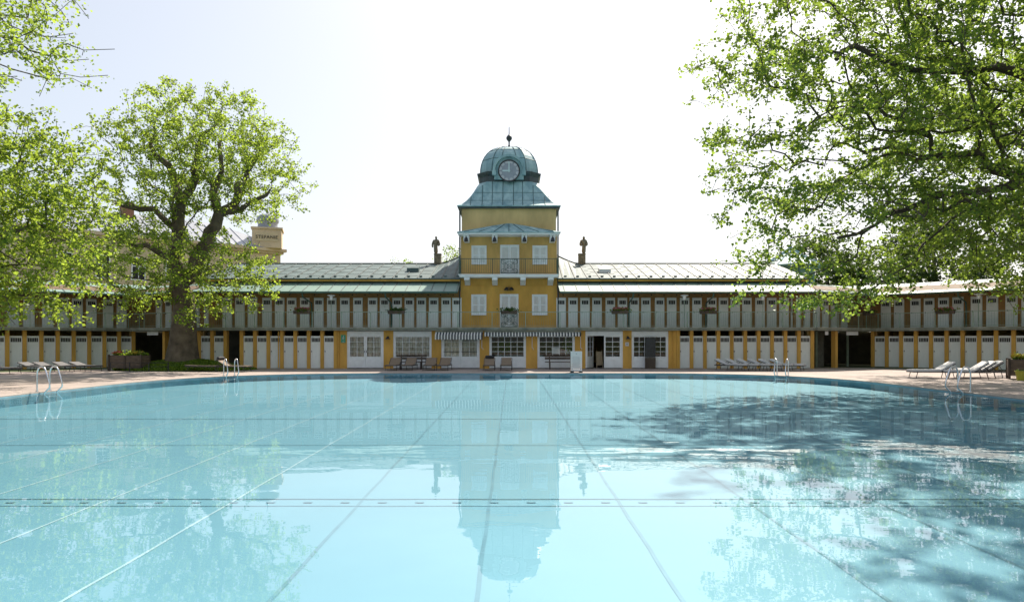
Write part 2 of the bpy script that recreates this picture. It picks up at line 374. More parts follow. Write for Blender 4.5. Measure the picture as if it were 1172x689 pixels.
GUT = 4.74
def gallery(root, s0, s1, upper, dz=0.0, depth=1.5, wing=True, e0=0., e1=0., rail=True, roof_s=None, k0=0., k1=0.):
    """Upper gallery of one stretch: floor slab, wall, doors, railing and roof."""
    z = dz
    sl_ = MB(); sl_.box(s0 - e0, s1 + e1, -.40, depth + .05, 2.39 + z, 2.60 + z); sl_.box(s0 - e0, s1 + e1, -.47, -.401, 2.50 + z, 2.597 + z); sl_.box(s0 - e0, s1 + e1, -.43, -.401, 2.40 + z, 2.46 + z)
    sl_.build('gallery_floor', M['concrete'], root)
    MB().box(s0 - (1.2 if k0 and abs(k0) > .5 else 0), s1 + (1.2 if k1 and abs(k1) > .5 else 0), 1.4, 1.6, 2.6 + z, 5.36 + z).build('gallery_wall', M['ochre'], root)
    for x in upper: add_door(root, UPP, x, 1.33, 2.625 + z)
    fr = MB()
    for x in upper:
        fr.box(x - .305, x - .267, 1.345, 1.398, 2.61 + z, 4.545 + z); fr.box(x + .267, x + .305, 1.345, 1.398, 2.61 + z, 4.545 + z); fr.box(x - .267, x + .267, 1.345, 1.398, 4.492 + z, 4.545 + z)
    if upper: fr.build('door_frames', M['door_white'], root)
    x = s0 + .35
    while x < s1 - .2:
        link('vent_hole', VENT, root, (x, 1.398, 4.72 + z)); x += .82
    if rail: railing(s0 - e0, s1 + e1, -.33, 2.6 + z, 3.56 + z).build('railing', M['rail'], root)
    a, b = (s0 - e0 * (not k0), s1 + e1 * (not k1))
    prof = [(-.6, GUT + .07 + z), (1.62, 5.58 + z)] if not wing else [(-.6, GUT + .07 + z), (3.4, 5.74 + z), (6.2, 4.9 + z)]
    rf = roof_sheet(a, b, prof, .06, k0, k1).build('gallery_roof', M['lean_roof'], root)
    seams(a, b, prof[:2], .8).build('roof_seams', M['seam'], rf)
    so_ = MB(); so_.slab([(a, -.58, GUT - .005 + z), (b, -.58, GUT - .005 + z), (b, 1.39, 5.39 + z), (a, 1.39, 5.39 + z)], .03)
    x = a + .2
    while x < b - .1: so_.bar((x, -.5, GUT - .07 + z), (x, 1.38, 5.31 + z), .07, .07); x += .82
    so_.build('rafters', M['soffit'], root)
    MB().tube([(a, -.66, GUT + .02 + z), (b, -.66, GUT + .02 + z)], .065, 8).build('gutter', M['green_trim'], root, True)
def pillars_and_doors(root, xs, doors=True, skip=()):
    for x in xs: MB().box(x - .105, x + .105, 0, .34, 0, 2.385).build('pillar', M['yellow'], root)
    if doors:
        for i, (a, b) in enumerate(zip(xs, xs[1:])):
            if i not in skip: add_door(root, LOW, (a + b) / 2, .13, .02)
def body(root, s0, s1, depth, z1=2.418, ends=True):
    b = MB(); b.box(s0, s1, depth - .2, depth, 0, z1)
    if ends: b.box(s0, s0 + .15, .42, depth - .2, 0, z1); b.box(s1 - .15, s1, .42, depth - .2, 0, z1)
    b.build('back_wall', M['yellow_upper'], root)

def glazed(root, x0, x1, kind, cols=4, top=2.36, y=.05, reflection_sheet=True, bare=False):
    """White timber front: frame, solid lower panel, muntins, glass."""
    fr = MB(); zt = 2.06; zb = .70
    fr.box(x0, x1, y, y + .1, zt + .004, top); fr.box(x0, x0 + .10, y, y + .1, .04, zt); fr.box(x1 - .10, x1, y, y + .1, .04, zt)
    f = fr.build('window_frame' if kind == 'window' else 'door_frame', M['white'], root)
    def leaf(a, b, nm, nc):
        lf = MB(); lf.box(a, b, y + .02, y + .08, .045, zb - .002); lf.box(a + .08, b - .08, y + .008, y + .018, .14, zb - .12)
        st = .09 if nm == 'glazed_door' else .05
        lf.box(a, a + st, y + .02, y + .08, zb, zt - .002); lf.box(b - st, b, y + .02, y + .08, zb, zt - .002)
        lf.box(a + st, b - st, y + .02, y + .08, zt - .07, zt - .003); lf.box(a + st, b - st, y + .021, y + .079, zb, zb + .06)
        for k in range(1, nc): x = a + st + (b - a - 2 * st) * k / nc; lf.box(x - .014, x + .014, y + .026, y + .06, zb + .06, zt - .07)
        for k in range(1, 4): z = zb + .06 + (zt - zb - .13) * k / 4; lf.box(a + st, b - st, y + .028, y + .058, z - .014, z + .014)
        o = lf.build(nm, M['white'], root)
        MB().add([(a + st, y + .045, zb + .06), (b - st, y + .045, zb + .06), (b - st, y + .045, zt - .07), (a + st, y + .045, zt - .07)], [(0, 1, 2, 3)]).build('pane', M['glass'], o)
        return o
    mid = (x0 + x1) / 2
    if kind == 'window': leaf(x0 + .1, x1 - .1, 'window', cols)
    elif kind == 'doors':
        for a, b, hx in ((x0 + .1, mid - .004, mid - .06), (mid + .004, x1 - .1, mid + .06)):
            o = leaf(a, b, 'glazed_door', 2); MB().bar((hx, y - .02, 1.0), (hx, y - .02, 1.14), .02, .05).build('door_handle', M['black'], o)
    elif kind == 'bar_doors':
        for a, b in ((x0 + .1, mid - .004), (mid + .004, x1 - .1)):
            o = leaf(a, b, 'glazed_door', 2); MB().tube([(a + .06, y - .06, 1.06), (b - .06, y - .06, 1.06)], .018, 6).build('push_bar', M['black'], o)
    elif kind == 'half_open':
        leaf(mid + .004, x1 - .1, 'glazed_door', 2)
        o = leaf(x0 + .1, mid - .004, 'glazed_door', 2)
        hx = x0 + .1; o.location = (hx - hx * math.cos(R(62)) + (y + .05) * math.sin(R(62)), (y + .05) - (hx * math.sin(R(62)) + (y + .05) * math.cos(R(62))), 0); o.rotation_euler = (0, 0, R(62))
        tag(o, 'glazed door leaf swung open into the dark room')
    if reflection_sheet:  # pleated sheet added behind the glass to imitate its reflections
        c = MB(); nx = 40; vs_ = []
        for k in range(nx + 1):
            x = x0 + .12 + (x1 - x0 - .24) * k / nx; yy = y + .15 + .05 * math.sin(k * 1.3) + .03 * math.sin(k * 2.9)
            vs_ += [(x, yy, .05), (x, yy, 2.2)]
        c.add(vs_, [(2 * k, 2 * k + 2, 2 * k + 3, 2 * k + 1) for k in range(nx)]).build('reflection_sheet', M['reflection_sheet'], root)
def pier(root, x0, x1): MB().box(x0, x1, .0, .35, 0, 2.385).build('wall_pier', M['yellow'], root)
D0 = 43.0
def gx(u): return UX(u, D0)

# ---- main building, left half
XL0, XL1 = -19.75, -3.38
mainL = thing('bathhouse_building', 'two storey yellow bathhouse range left of the clock tower, its roof grey green', 'bathhouse', (0, D0, 0))
upL = [UX(u, 44.4) for u in (320.3, 334, 349, 365, 379.8, 394.8, 409.8, 426.6, 440.3, 454.6, 468.6, 482.3, 496.4, 510.6, 523.0)]
x = upL[0]
for st in (.82, .95, .82, .82): x -= st; upL.insert(0, x)
gallery(mainL, XL0, XL1, upL, wing=False)
psL = [-17.06 + .847 * k for k in range(8)]
pillars_and_doors(mainL, psL)
pillars_and_doors(mainL, [-19.75, -18.92, -18.08])
pier(mainL, -11.01, gx(397)); pier(mainL, gx(439), gx(450)); pier(mainL, gx(494), gx(499.9))
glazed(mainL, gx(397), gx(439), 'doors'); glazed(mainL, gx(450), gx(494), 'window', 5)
body(mainL, XL0, gx(499.9), 12.4)
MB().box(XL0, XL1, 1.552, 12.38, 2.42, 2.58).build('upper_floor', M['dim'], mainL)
# ---- main building, right half
XR0, XR1 = 2.98, 18.95
mainR = thing('bathhouse_building', 'two storey yellow bathhouse range right of the clock tower, its roof glaring in the sun', 'bathhouse', (0, D0, 0))
upR = [UX(u, 44.4) for u in (642.2, 655.8, 669.5, 683.2, 698.4, 712.3, 725.8, 739.1, 754.8, 768.6, 783.4, 797.6, 814.4, 827.8, 841.2, 854.6, 869.6, 882.9, 897.0, 910.5)]
gallery(mainR, XR0, XR1, upR, wing=False)
psR = [10.48 + .846 * k for k in range(11)]
pillars_and_doors(mainR, psR)
pier(mainR, gx(664.2), gx(670)); pier(mainR, gx(713), gx(723)); pier(mainR, gx(765), 10.36)
glazed(mainR, gx(670), gx(713), 'half_open', reflection_sheet=False); glazed(mainR, gx(723), gx(765), 'window', 6, reflection_sheet=False)
body(mainR, gx(664.2), XR1, 12.4)
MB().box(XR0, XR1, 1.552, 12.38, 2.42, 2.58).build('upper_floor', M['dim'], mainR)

def main_roof(root, s0, s1, rise_at, hatch):
    zb, zr = 5.80, 7.38; T0, TR, TB = 1.2, 7.0, 12.8
    xs = [s0]; x = s0
    while x < s1 - .01: x = min(s1, x + .4); xs.append(x)
    def ridge(x):
        d = abs(x - rise_at); return zr + (.75 * max(0, 1 - d / 1.75) ** 1.25)
    top = MB(); n = len(xs); vs_ = []; fs = []
    for x in xs: vs_ += [(x, T0, zb), (x, TR, ridge(x)), (x, TB, zb)]
    for k in range(n - 1):
        a = 3 * k; fs += [(a, a + 3, a + 4, a + 1), (a + 1, a + 4, a + 5, a + 2)]
    low = [(x_, y_, z_ - .07) for x_, y_, z_ in vs_]; m0 = len(vs_)
    fs += [tuple(m0 + i for i in f[::-1]) for f in fs]
    for k in range(n - 1):
        a = 3 * k; fs += [(a, m0 + a, m0 + a + 3, a + 3), (a + 2, a + 5, m0 + a + 5, m0 + a + 2)]
    for a in (0, 3 * (n - 1)): fs += [(a, a + 1, m0 + a + 1, m0 + a), (a + 1, a + 2, m0 + a + 2, m0 + a + 1)]
    top.add(vs_ + low, fs); rf = top.build('roof', M['roof'], root)
    sm = MB(); x = s0 + .3
    while x < s1 - .1: sm.bar((x, T0, zb + .015), (x, TR, ridge(x) + .015), .045, .05); x += .8
    cross_seams(sm, s0, min(s1, rise_at - 2) if rise_at > s0 + 1 else s1, [(T0, zb), (TR, zr)], .8, .3, 4) if rise_at > s0 + 1 else cross_seams(sm, rise_at + 2, s1, [(T0, zb), (TR, zr)], .8, .3, 4)
    sm.build('roof_seams', M['seam'], rf)
    sg = MB(); x = s0 + .5
    while x < s1: sg.box(x - .09, x + .09, T0 + .34, T0 + .38, zb + .1, zb + .2); x += .8
    sg.build('snow_guards', M['roof'], rf)
    rc = MB()
    for a, b in zip(xs, xs[1:]): rc.bar((a, TR, ridge(a) + .03), (b, TR, ridge(b) + .03), .16, .06)
    rc.build('ridge_cap', M['seam'], rf)
    MB().box(s0, s1, T0 + .06, T0 + .16, 5.60, 5.728).build('fascia', M['yellow'], root)
    MB().box(s0, s1, 1.605, 1.75, 5.33, 5.72).build('green_frieze', M['green_trim'], root)
    MB().box(s0, s1, 12.2, 12.4, 2.6, 5.7).build('back_wall', M['yellow_upper'], root)
    e = s0 if rise_at > s0 + 1 else s1
    g = MB(); g.prism_y([(0, 0)] * 0 or [(1.76, 2.6), (12.19, 2.6), (12.19, 5.7), (7.0, 7.28), (1.76, 5.85)], 0, .2)
    ee = e + .02 if e < 0 else e - .22
    g.v = [(ee + b, a, c) for a, b, c in g.v]; g.build('gable_wall', M['yellow_upper'], root)
    hx, f = hatch; t = T0 + (TR - T0) * f; z = zb + (zr - zb) * f
    h = MB(); h.slab([(hx - .4, t - .28, z + .2), (hx + .4, t - .28, z + .2), (hx + .4, t + .3, z + .42), (hx - .4, t + .3, z + .42)], .3)
    h.build('roof_hatch', M['white'] if hx > 0 else M['roof'], rf)  # right hatch is white to paint the sunlight falling on it
main_roof(mainL, XL0 - .3, XL1, XL1, (UX(471, 46), .45))
main_roof(mainR, XR0, XR1 + .3, XR0, (UX(693, 46), .4))
def downpipe(root, x, z0=2.6):
    MB().tube([(x, -.62, GUT - .02), (x, -.5, GUT - .25), (x + .05, 1.2, GUT - .55), (x + .05, 1.3, GUT - .9), (x + .05, 1.3, z0)], .045, 6).build('downpipe', M['green_trim'], root, True)
downpipe(mainL, UX(356, 44.3)); downpipe(mainL, UX(447, 44.3)); downpipe(mainR, UX(807, 44.3)); downpipe(mainR, UX(719, 44.3))
for root, x in ((mainL, gx(388)), (mainR, gx(770)), (mainL, gx(319)), (mainR, gx(838))):
    MB().tube([(x, -.05, 2.35), (x, -.05, .05)], .035, 6).build('wall_pipe', M['yellow'], root, True)
# ---- corner passages and side wings
passR = thing('corner_passage', 'dark open passage under the gallery at the right corner, next to a yellow post', 'passage', (18.95, 43.0, 0), math.atan2(3, 5.35))
lenR = math.hypot(5.35, 3)
def passage(root, L, upper, px, signs, right=True):
    gallery(root, 0, L, upper, dz=.003, e0=.1, e1=.15, k0=.26 if right else -.7, k1=.75 if right else -.26)
    for x in px: MB().box(x - .12, x + .12, 0, .3, 0, 2.38).build('post', M['yellow'], root)
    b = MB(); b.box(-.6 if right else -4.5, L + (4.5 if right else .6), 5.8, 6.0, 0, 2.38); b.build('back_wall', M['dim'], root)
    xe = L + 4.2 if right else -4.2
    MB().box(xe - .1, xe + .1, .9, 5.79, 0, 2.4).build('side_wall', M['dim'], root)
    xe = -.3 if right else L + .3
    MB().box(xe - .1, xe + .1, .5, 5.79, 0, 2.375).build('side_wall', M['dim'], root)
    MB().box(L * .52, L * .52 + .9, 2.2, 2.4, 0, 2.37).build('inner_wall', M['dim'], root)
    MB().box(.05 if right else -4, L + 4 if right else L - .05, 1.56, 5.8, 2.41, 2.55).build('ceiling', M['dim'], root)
    for x in (L * .33, L * .86): MB().box(x - .05, x + .05, 1.2, 1.3, 0, 2.37).build('inner_post', M['rail'], root)
    for a, b_ in signs: MB().box(a, b_, -.06, -.02, 2.12, 2.36).build('hanging_board', M['white'], root)
passage(passR, lenR, [1.2, 2.2, 3.1, 4.0, 5.1], [2.35], [(1.15, 1.45), (3.3, 4.5)])
wingR = thing('cabin_wing', 'two storey cabin wing along the right side of the pool with a bright sheet roof', 'cabin wing', (24.3, 46.0, 0), R(-45))
psW = [.86 * k for k in range(17)]
def spaced(a, b, pat):
    out = []; x = a; i = 0
    while x < b: out.append(x); x += pat[i % len(pat)]; i += 1
    return out
gallery(wingR, 0, 13.9, spaced(.42, 13.6, (.82, .98, .8, .82, .8, 1.0)), e0=.3, k0=-.75)
pillars_and_doors(wingR, psW); body(wingR, 0, 13.9, 4.2); MB().box(0, 13.9, 1.552, 4.19, 2.42, 2.58).build('upper_floor', M['dim'], wingR)
downpipe(wingR, 5.05); downpipe(wingR, 10.0)
lenL = math.hypot(5.75, 3)
passL = thing('corner_passage', 'dark open passage behind the trunk of the large tree at the left corner', 'passage', (-25.5, 46.0, 0), -math.atan2(3, 5.75))
passage(passL, lenL, [.7, 1.7, 2.6, 3.5, 4.5, 5.6], [3.1], [(1.5, 2.6)], False)
wingL = thing('cabin_wing', 'two storey cabin wing along the left side of the pool half hidden by leaves', 'cabin wing', (-25.5, 46.0, 0), R(42))
gallery(wingL, -13.9, 0, [-v for v in spaced(.42, 13.6, (.82, .98, .8, .82, .8, 1.0))], e1=.3, k1=.7)
pillars_and_doors(wingL, [-v for v in psW[::-1]]); body(wingL, -13.9, 0, 4.2); MB().box(-13.9, 0, 1.552, 4.19, 2.42, 2.58).build('upper_floor', M['dim'], wingL)

# ------------------------------------------------------------------ clock tower
TX = -.2
tower = thing('clock_tower', 'yellow clock tower with patina copper dome, balcony and white shutters', 'clock tower', (TX, D0, 0))
def tx(u, d=44.4): return UX(u, d) - TX
HW = 3.13; TF = 1.4; TBK = TF + 2 * HW; TC = TF + HW
# podium with the shop fronts
for a, b in ((499.9, 505), (549, 560), (602, 615), (658, 664.2)): pier(tower, gx(a) - TX, gx(b) - TX)
glazed(tower, gx(505) - TX, gx(549) - TX, 'bar_doors')
glazed(tower, gx(560) - TX, gx(602) - TX, 'window', 5, reflection_sheet=False); glazed(tower, gx(615) - TX, gx(658) - TX, 'window', 5, reflection_sheet=False)
MB().box(gx(499.9) - TX, gx(664.2) - TX, 5.0, 5.2, 0, 2.38).build('room_wall', M['room'], tower)
pl = MB(); pl.box(-3.17, 3.17, -.40, TF - .002, 2.387, 2.597); pl.box(-3.17, 3.17, -.47, -.401, 2.50, 2.595); pl.build('gallery_floor', M['concrete'], tower)
MB().box(gx(499.9) - TX, gx(664.2) - TX, TF + .35, 12, 2.39, 2.41).build('ceiling', M['room'], tower)
railing(-3.17, 3.17, -.33, 2.6, 3.56).build('railing', M['rail'], tower)
# shaft
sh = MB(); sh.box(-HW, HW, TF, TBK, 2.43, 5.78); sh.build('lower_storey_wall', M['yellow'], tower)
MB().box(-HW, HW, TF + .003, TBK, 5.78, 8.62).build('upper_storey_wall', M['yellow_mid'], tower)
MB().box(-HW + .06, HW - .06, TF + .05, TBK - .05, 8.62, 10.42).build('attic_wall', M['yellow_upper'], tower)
MB().box(-HW - .03, HW + .03, TF - .035, TF - .003, 5.32, 5.36).build('string_course', M['yellow'], tower)
tr = MB()
for sx in (-1, 1): tr.tube([(sx * (HW + .06), TF - .06, 10.2), (sx * (HW + .06), TF - .06, 2.6)], .05, 8)
tr.build('corner_pipes', M['copper_dark'], tower, True)
def shutter_pair(x0, x1, z0, z1, name):
    s_ = MB(); y = TF
    s_.box(x0 - .05, x0, y - .05, y - .004, z0 - .05, z1 + .06); s_.box(x1, x1 + .05, y - .05, y - .004, z0 - .05, z1 + .06)
    s_.box(x0, x1, y - .05, y - .004, z1, z1 + .06); s_.box(x0, x1, y - .09, y - .004, z0 - .05, z0)
    o = s_.build(name, M['white'], tower)
    m = (x0 + x1) / 2
    for a, b in ((x0 + .004, m - .004), (m + .004, x1 - .004)):
        q = MB(); zt, zb = z1 - .004, z0 + .004
        q.box(a, a + .07, y - .04, y - .006, zb, zt); q.box(b - .07, b, y - .04, y - .006, zb, zt)
        q.box(a + .07, b - .07, y - .04, y - .006, zt - .08, zt); q.box(a + .07, b - .07, y - .04, y - .006, zb, zb + .1); q.box(a + .07, b - .07, y - .04, y - .006, (zb + zt) / 2 - .03, (zb + zt) / 2 + .03)
        z = zb + .11
        while z < zt - .09: q.bar((a + .07, y - .022, z + .02), (b - .07, y - .022, z + .02), .012, .045, (0, -.5, 1)); z += .055
        q.build('shutter', M['white'], o)
WXA = 540.5; WXB = 556.3
for a, b in ((540.3, 555.8), (609.8, 625.6)): shutter_pair(tx(a), tx(b), 3.46, 4.70, 'shuttered_window')
for a, b in ((540.5, 556.0), (610.2, 625.6)): shutter_pair(tx(a), tx(b), 6.75, 7.88, 'shuttered_window')
shutter_pair(tx(573), tx(592.5), 2.66, 4.72, 'balcony_door'); shutter_pair(tx(573.3), tx(593.3), 6.03, 7.92, 'balcony_door')
def scroll_panel(x0, x1, y, z0, z1, parent):   # wrought iron scrollwork
    s_ = MB(); cx, cz = (x0 + x1) / 2, (z0 + z1) / 2; w2, h2 = (x1 - x0) / 2, (z1 - z0) / 2
    def circ(px, pz, r, a0=0, a1=360):
        s_.tube([(px + r * math.cos(R(a0 + (a1 - a0) * k / 18)), y, pz + r * math.sin(R(a0 + (a1 - a0) * k / 18))) for k in range(19)], .013, 5)
    circ(cx, cz, h2 * .72); circ(cx, cz, h2 * .32)
    for i in (-1, 1):
        for j in (-1, 1):
            circ(cx + i * w2 * .72, cz + j * h2 * .66, .13); s_.tube([(cx + i * w2, y, cz + j * h2), (cx, y, cz)], .011, 5)
    for q in ((x0, z0, x1, z0), (x0, z1, x1, z1), (x0, z0, x0, z1), (x1, z0, x1, z1)): s_.tube([(q[0], y, q[1]), (q[2], y, q[3])], .016, 5)
    s_.build('scrollwork', M['rail_dark'], parent)
scroll_panel(tx(573.5), tx(592), TF - .12, 2.66, 3.58, tower)
# balcony
bal = MB(); bal.box(-HW - .02, HW + .02, .38, TF - .002, 5.80, 5.92); bal.box(-HW - .07, HW + .07, .33, TF - .003, 5.922, 5.98)
bal.build('balcony_slab', M['white'], tower)
for u in (535.0, 566.5, 598.5, 630.0):
    c = MB(); xx = tx(u, 44.0)
    c.v = []; c.prism_y([(0, 0)] * 0 or [(.42, 5.795), (1.395, 5.795), (1.395, 5.33), (1.2, 5.36), (.75, 5.55), (.42, 5.62)], -.17, .17)
    c.v = [(xx + b, a, z) for a, b, z in c.v]; c.build('bracket', M['white'], tower)
br = railing(-HW - .02, HW + .02, .40, 5.98, 6.98, 2.1, .115, .016); br.box(-HW, -HW + .03, .4, TF, 6.94, 6.975); br.box(HW - .03, HW, .4, TF, 6.94, 6.975)
for sx in (-1, 1):
    for k in range(1, 9): br.box(sx * (HW - .015) - .008, sx * (HW - .015) + .008, .4 + k * .115, .416 + k * .115, 5.98, 6.94)
    br.box(sx * HW - .05, sx * HW + .05, .37, .47, 5.98, 7.05)
br.build('balcony_railing', M['rail_dark'], tower)
scroll_panel(tx(573.5), tx(592.5), .44, 6.05, 6.92, tower)
# canopy over the balcony
cz0, cz1 = 8.60, 9.42
cn = MB(); cn.add([(-HW - .16, .25, cz0 + .05), (HW + .16, .25, cz0 + .05), (HW + .12, TF + .1, cz0 + .12), (-HW - .12, TF + .1, cz0 + .12), (0, TF + .1, cz1), (-HW - .16, .25, cz0), (HW + .16, .25, cz0), (HW + .12, TF + .1, cz0), (-HW - .12, TF + .1, cz0)],
                  [(0, 1, 4), (1, 2, 4), (3, 0, 4), (0, 5, 6, 1), (1, 6, 7, 2), (3, 8, 5, 0), (5, 8, 7, 6), (2, 7, 8, 3, 4)])
c_o = cn.build('canopy', M['copper'], tower)
cs = MB()
for k in range(-3, 4): cs.bar((k * .95, .25, cz0 + .065), (k * .28, TF - .1, cz1 - .09 - abs(k) * .03), .035, .04)
cs.build('canopy_seams', M['copper_seam'], c_o)
MB().box(-HW - .1, HW + .1, .31, TF - .003, cz0 - .10, cz0 - .003).build('canopy_soffit', M['white'], tower)
for u in (534.2, 566.3, 600.0, 632.0):
    xx = tx(u, 44.0)
    MB().box(xx - .17, xx + .17, .45, TF - .003, cz0 - .50, cz0 - .102).build('bracket', M['white'], tower)
    lb = MB(); lb.lathe([(.02, .38), (.03, .3), (.10, .22), (.14, .02), (.11, 0)], (xx, .36, cz0 - .56), 10); lb.build('hanging_lamp', M['black'], tower, True)
lp = MB()
for i in (-.17, .17): lp.lathe([(.03, .2), (.07, .16), (.15, .06), (.16, 0)], (i + tx(582.5), TF - .22, 5.02), 12)
lp.bar((tx(582.5) - .2, TF - .1, 5.2), (tx(582.5) + .2, TF - .1, 5.2), .05, .05); lp.build('wall_lamp', M['black'], tower, True)
# bell roof, drum, dome: square plan with chamfered corners
def sq_ring(hw, ch, z, n_c=3):
    pts = []
    for q in range(4):
        for k in range(n_c):
            a = q * 90 + (k / (n_c - 1)) * 90
            base = [(hw, -hw + ch), (hw, hw - ch)] if False else None
        c, s_ = math.cos(R(q * 90)), math.sin(R(q * 90))
        for (px, py) in ((hw, -hw + ch), (hw, hw - ch)):
            pts.append((px * c - py * s_, TC + px * s_ + py * c, z))
    return pts
EZ = 10.44
prof = [(HW + .22, .02, EZ), (HW + .24, .02, EZ + .07), (3.02, .03, EZ + .26), (2.78, .04, EZ + .50), (2.56, .06, EZ + .80), (2.38, .10, EZ + 1.10), (2.24, .18, EZ + 1.38), (2.14, .32, EZ + 1.62), (1.98, .5, EZ + 1.92)]
br_ = MB(); br_.loft([sq_ring(*p) for p in prof]); bell = br_.build('bell_roof', M['copper'], tower)
bs = MB()
for q in range(4):
    c, s_ = math.cos(R(q * 90)), math.sin(R(q * 90))
    for fx in (-2.5, -1.75, -1.1, -.4, .3, .9, 1.6, 2.35):
        pts = []
        for hw, ch, z in prof[1:]:
            if abs(fx) > hw - ch: continue
            px, py = hw + .01, fx; pts.append((px * c - py * s_, TC + px * s_ + py * c, z + .01))
        bs.tube(pts, .022, 4)
    for hw, ch, z in (prof[3], prof[5]):
        a = [(hw + .008, -hw + ch), (hw + .008, hw - ch)]; bs.bar(*[(px * c - py * s_, TC + px * s_ + py * c, z) for px, py in a], .02, .02)
bs.build('roof_seams', M['copper_seam'], bell)
MB().box(-HW - .16, HW + .16, TF - .16, TBK + .16, EZ - .1, EZ - .002).build('eave_moulding', M['copper_dark'], tower)
DZ = EZ + 1.94
dr = MB(); dr.loft([sq_ring(1.98, .6, DZ - .1), sq_ring(1.98, .6, DZ + .36), sq_ring(2.1, .7, DZ + .47), sq_ring(2.16, .75, DZ + .60), sq_ring(2.16, .75, DZ + .64)]); dr.build('drum', M['copper_dark'], tower)
dome_p = []
for k in range(11):
    a = R(90 * k / 10); hw = .16 + 1.79 * math.cos(a) ** .86; dome_p.append((hw, hw * .41, DZ + .642 + 2.08 * math.sin(a) ** .96))
dm = MB(); dm.loft([sq_ring(*p) for p in dome_p]); dome = dm.build('dome', M['copper'], tower)
ds = MB()
for q in range(4):
    c, s_ = math.cos(R(q * 90)), math.sin(R(q * 90))
    for fx in (-1, -.45, .45, 1):
        pts = []
        for hw, ch, z in dome_p: px, py = hw + .012, fx * (hw - ch); pts.append((px * c - py * s_, TC + px * s_ + py * c, z + .008))
        ds.tube(pts, .026, 5)
for hw, ch, z in (dome_p[3], dome_p[6]):
    rg = sq_ring(hw + .01, ch, z); rg.append(rg[0]); ds.tube(rg, .016, 4)
ds.build('roof_seams', M['copper_seam'], dome)
dt = DZ + 2.70
fn = MB(); fn.box(-.3, .3, TC - .3, TC + .3, dt - .05, dt + .05)
fn.lathe([(.16, .05), (.1, .16), (.05, .3), (.05, .5), (.10, .56), (.19, .68), (.21, .78), (.16, .9), (.06, .98), (.03, 1.05), (.025, 1.5), (.004, 1.58)], (0, TC, dt), 12)
fn.build('finial', M['copper_dark'], tower, True)
# clock dormer
CY = TC - 2.16; CZ = 13.02
cd = MB(); n = 24; arch = [(.98, -.55)] + [(.98 * math.cos(R(180 * k / n)), .98 * math.sin(R(180 * k / n))) for k in range(n + 1)] + [(-.98, -.55)]
cd.prism_y([(x_, CZ + z_) for x_, z_ in arch], CY - .05, CY + 1.5); dorm = cd.build('clock_dormer', M['copper'], tower)
hood = MB(); rings = []
for k in range(n + 1):
    a = R(180 * k / n); c, s_ = math.cos(a), math.sin(a)
    rings.append([(r_ * c, y_, CZ + r_ * s_) for r_, y_ in ((.92, CY - .04), (.92, CY - .22), (1.08, CY - .22), (1.08, CY - .04))])
hood.loft(rings); hood.box(.86, 1.12, CY - .24, CY, CZ - .3, CZ - .002); hood.box(-1.12, -.86, CY - .24, CY, CZ - .3, CZ - .002); hood.build('clock_hood', M['copper'], dorm)
def disc(r0, r1, y0, y1, n=40):
    m_ = MB(); rg = []
    for k in range(n + 1):
        a = 2 * math.pi * k / n; c, s_ = math.cos(a), math.sin(a); rg.append([(r0 * c, y0, CZ + r0 * s_), (r1 * c, y0, CZ + r1 * s_), (r1 * c, y1, CZ + r1 * s_), (r0 * c, y1, CZ + r0 * s_)])
    return m_.loft(rg, cap=False)
disc(.66, .73, CY - .14, CY - .052).build('clock_rim', M['black'], tower)
face = disc(.0005, .66, CY - .09, CY - .053).build('clock_face', M['clock_face'], tower)
mk = MB()
for k in range(12):
    a0, a1 = R(30 * k + 3.5), R(30 * k + 26.5)
    p = []
    for j in range(5):
        a = a0 + (a1 - a0) * j / 4; p.append((.655 * math.cos(a), CZ + .655 * math.sin(a)))
    p += [(.50 * math.cos(a1 - .04), CZ + .50 * math.sin(a1 - .04)), (.50 * math.cos(a0 + .04), CZ + .50 * math.sin(a0 + .04))]
    mk.prism_y(p, CY - .10, CY - .092)
mk.build('hour_plates', M['clock_mark'], face)
MB().box(-.045, .045, CY - .125, CY - .112, CZ - .1, CZ + .6).build('clock_hand', M['clock_hand'], face)
MB().box(-.44, .08, CY - .110, CY - .101, CZ - .05, CZ + .05).build('clock_hand', M['clock_hand'], face)

# ------------------------------------------------------------------ statues on the ridge
def statue(name, label, x, d, z0, flip):
    t = thing(name, label, 'statue', (x, d, z0), group='stone figures on the bathhouse ridge')
    p = MB(); px = .07 * flip; p.box(px - .25, px + .25, -.25, .25, -.3, .60); p.box(px - .27, px + .27, -.27, .27, .602, .66); p.build('pedestal', M['stone'], t)
    me = bpy.data.meshes.new('figure'); s_ = flip
    v = [(0, 0, .72), (-.02 * s_, 0, 1.05), (-.05 * s_, 0, 1.30), (-.02 * s_, 0, 1.52), (0, 0, 1.70), (.01, 0, 1.79), (.01, -.03, 1.93), (.01, -.02, 2.02),
         (.24, 0, 1.66), (.36, -.06, 1.42), (.20, -.22, 1.36), (-.24, 0, 1.66), (-.36, -.04, 1.42), (-.34 if s_ > 0 else -.2, -.08 if s_ > 0 else -.2, 1.18 if s_ > 0 else 1.35)]
    e = [(0, 1), (1, 2), (2, 3), (3, 4), (4, 5), (5, 6), (6, 7), (4, 8), (8, 9), (9, 10), (4, 11), (11, 12), (12, 13)]
    rr = [.27, .27, .25, .27, .20, .10, .15, .13, .15, .13, .10, .15, .13, .10]
    me.from_pydata(v, e, []); me.materials.append(M['stone']); o = link('figure', me, t)
    sk = o.modifiers.new('skin', 'SKIN'); sk.use_smooth_shade = True
    for i, r_ in enumerate(rr): me.skin_vertices[0].data[i].radius = (r_, r_ * .85)
    me.skin_vertices[0].data[0].use_root = True
    o.modifiers.new('sub', 'SUBSURF').levels = 1; o.modifiers['sub'].render_levels = 2
    o.scale = (.72, .9, 1.0); o.location = (-.06 * flip, 0, -.08)
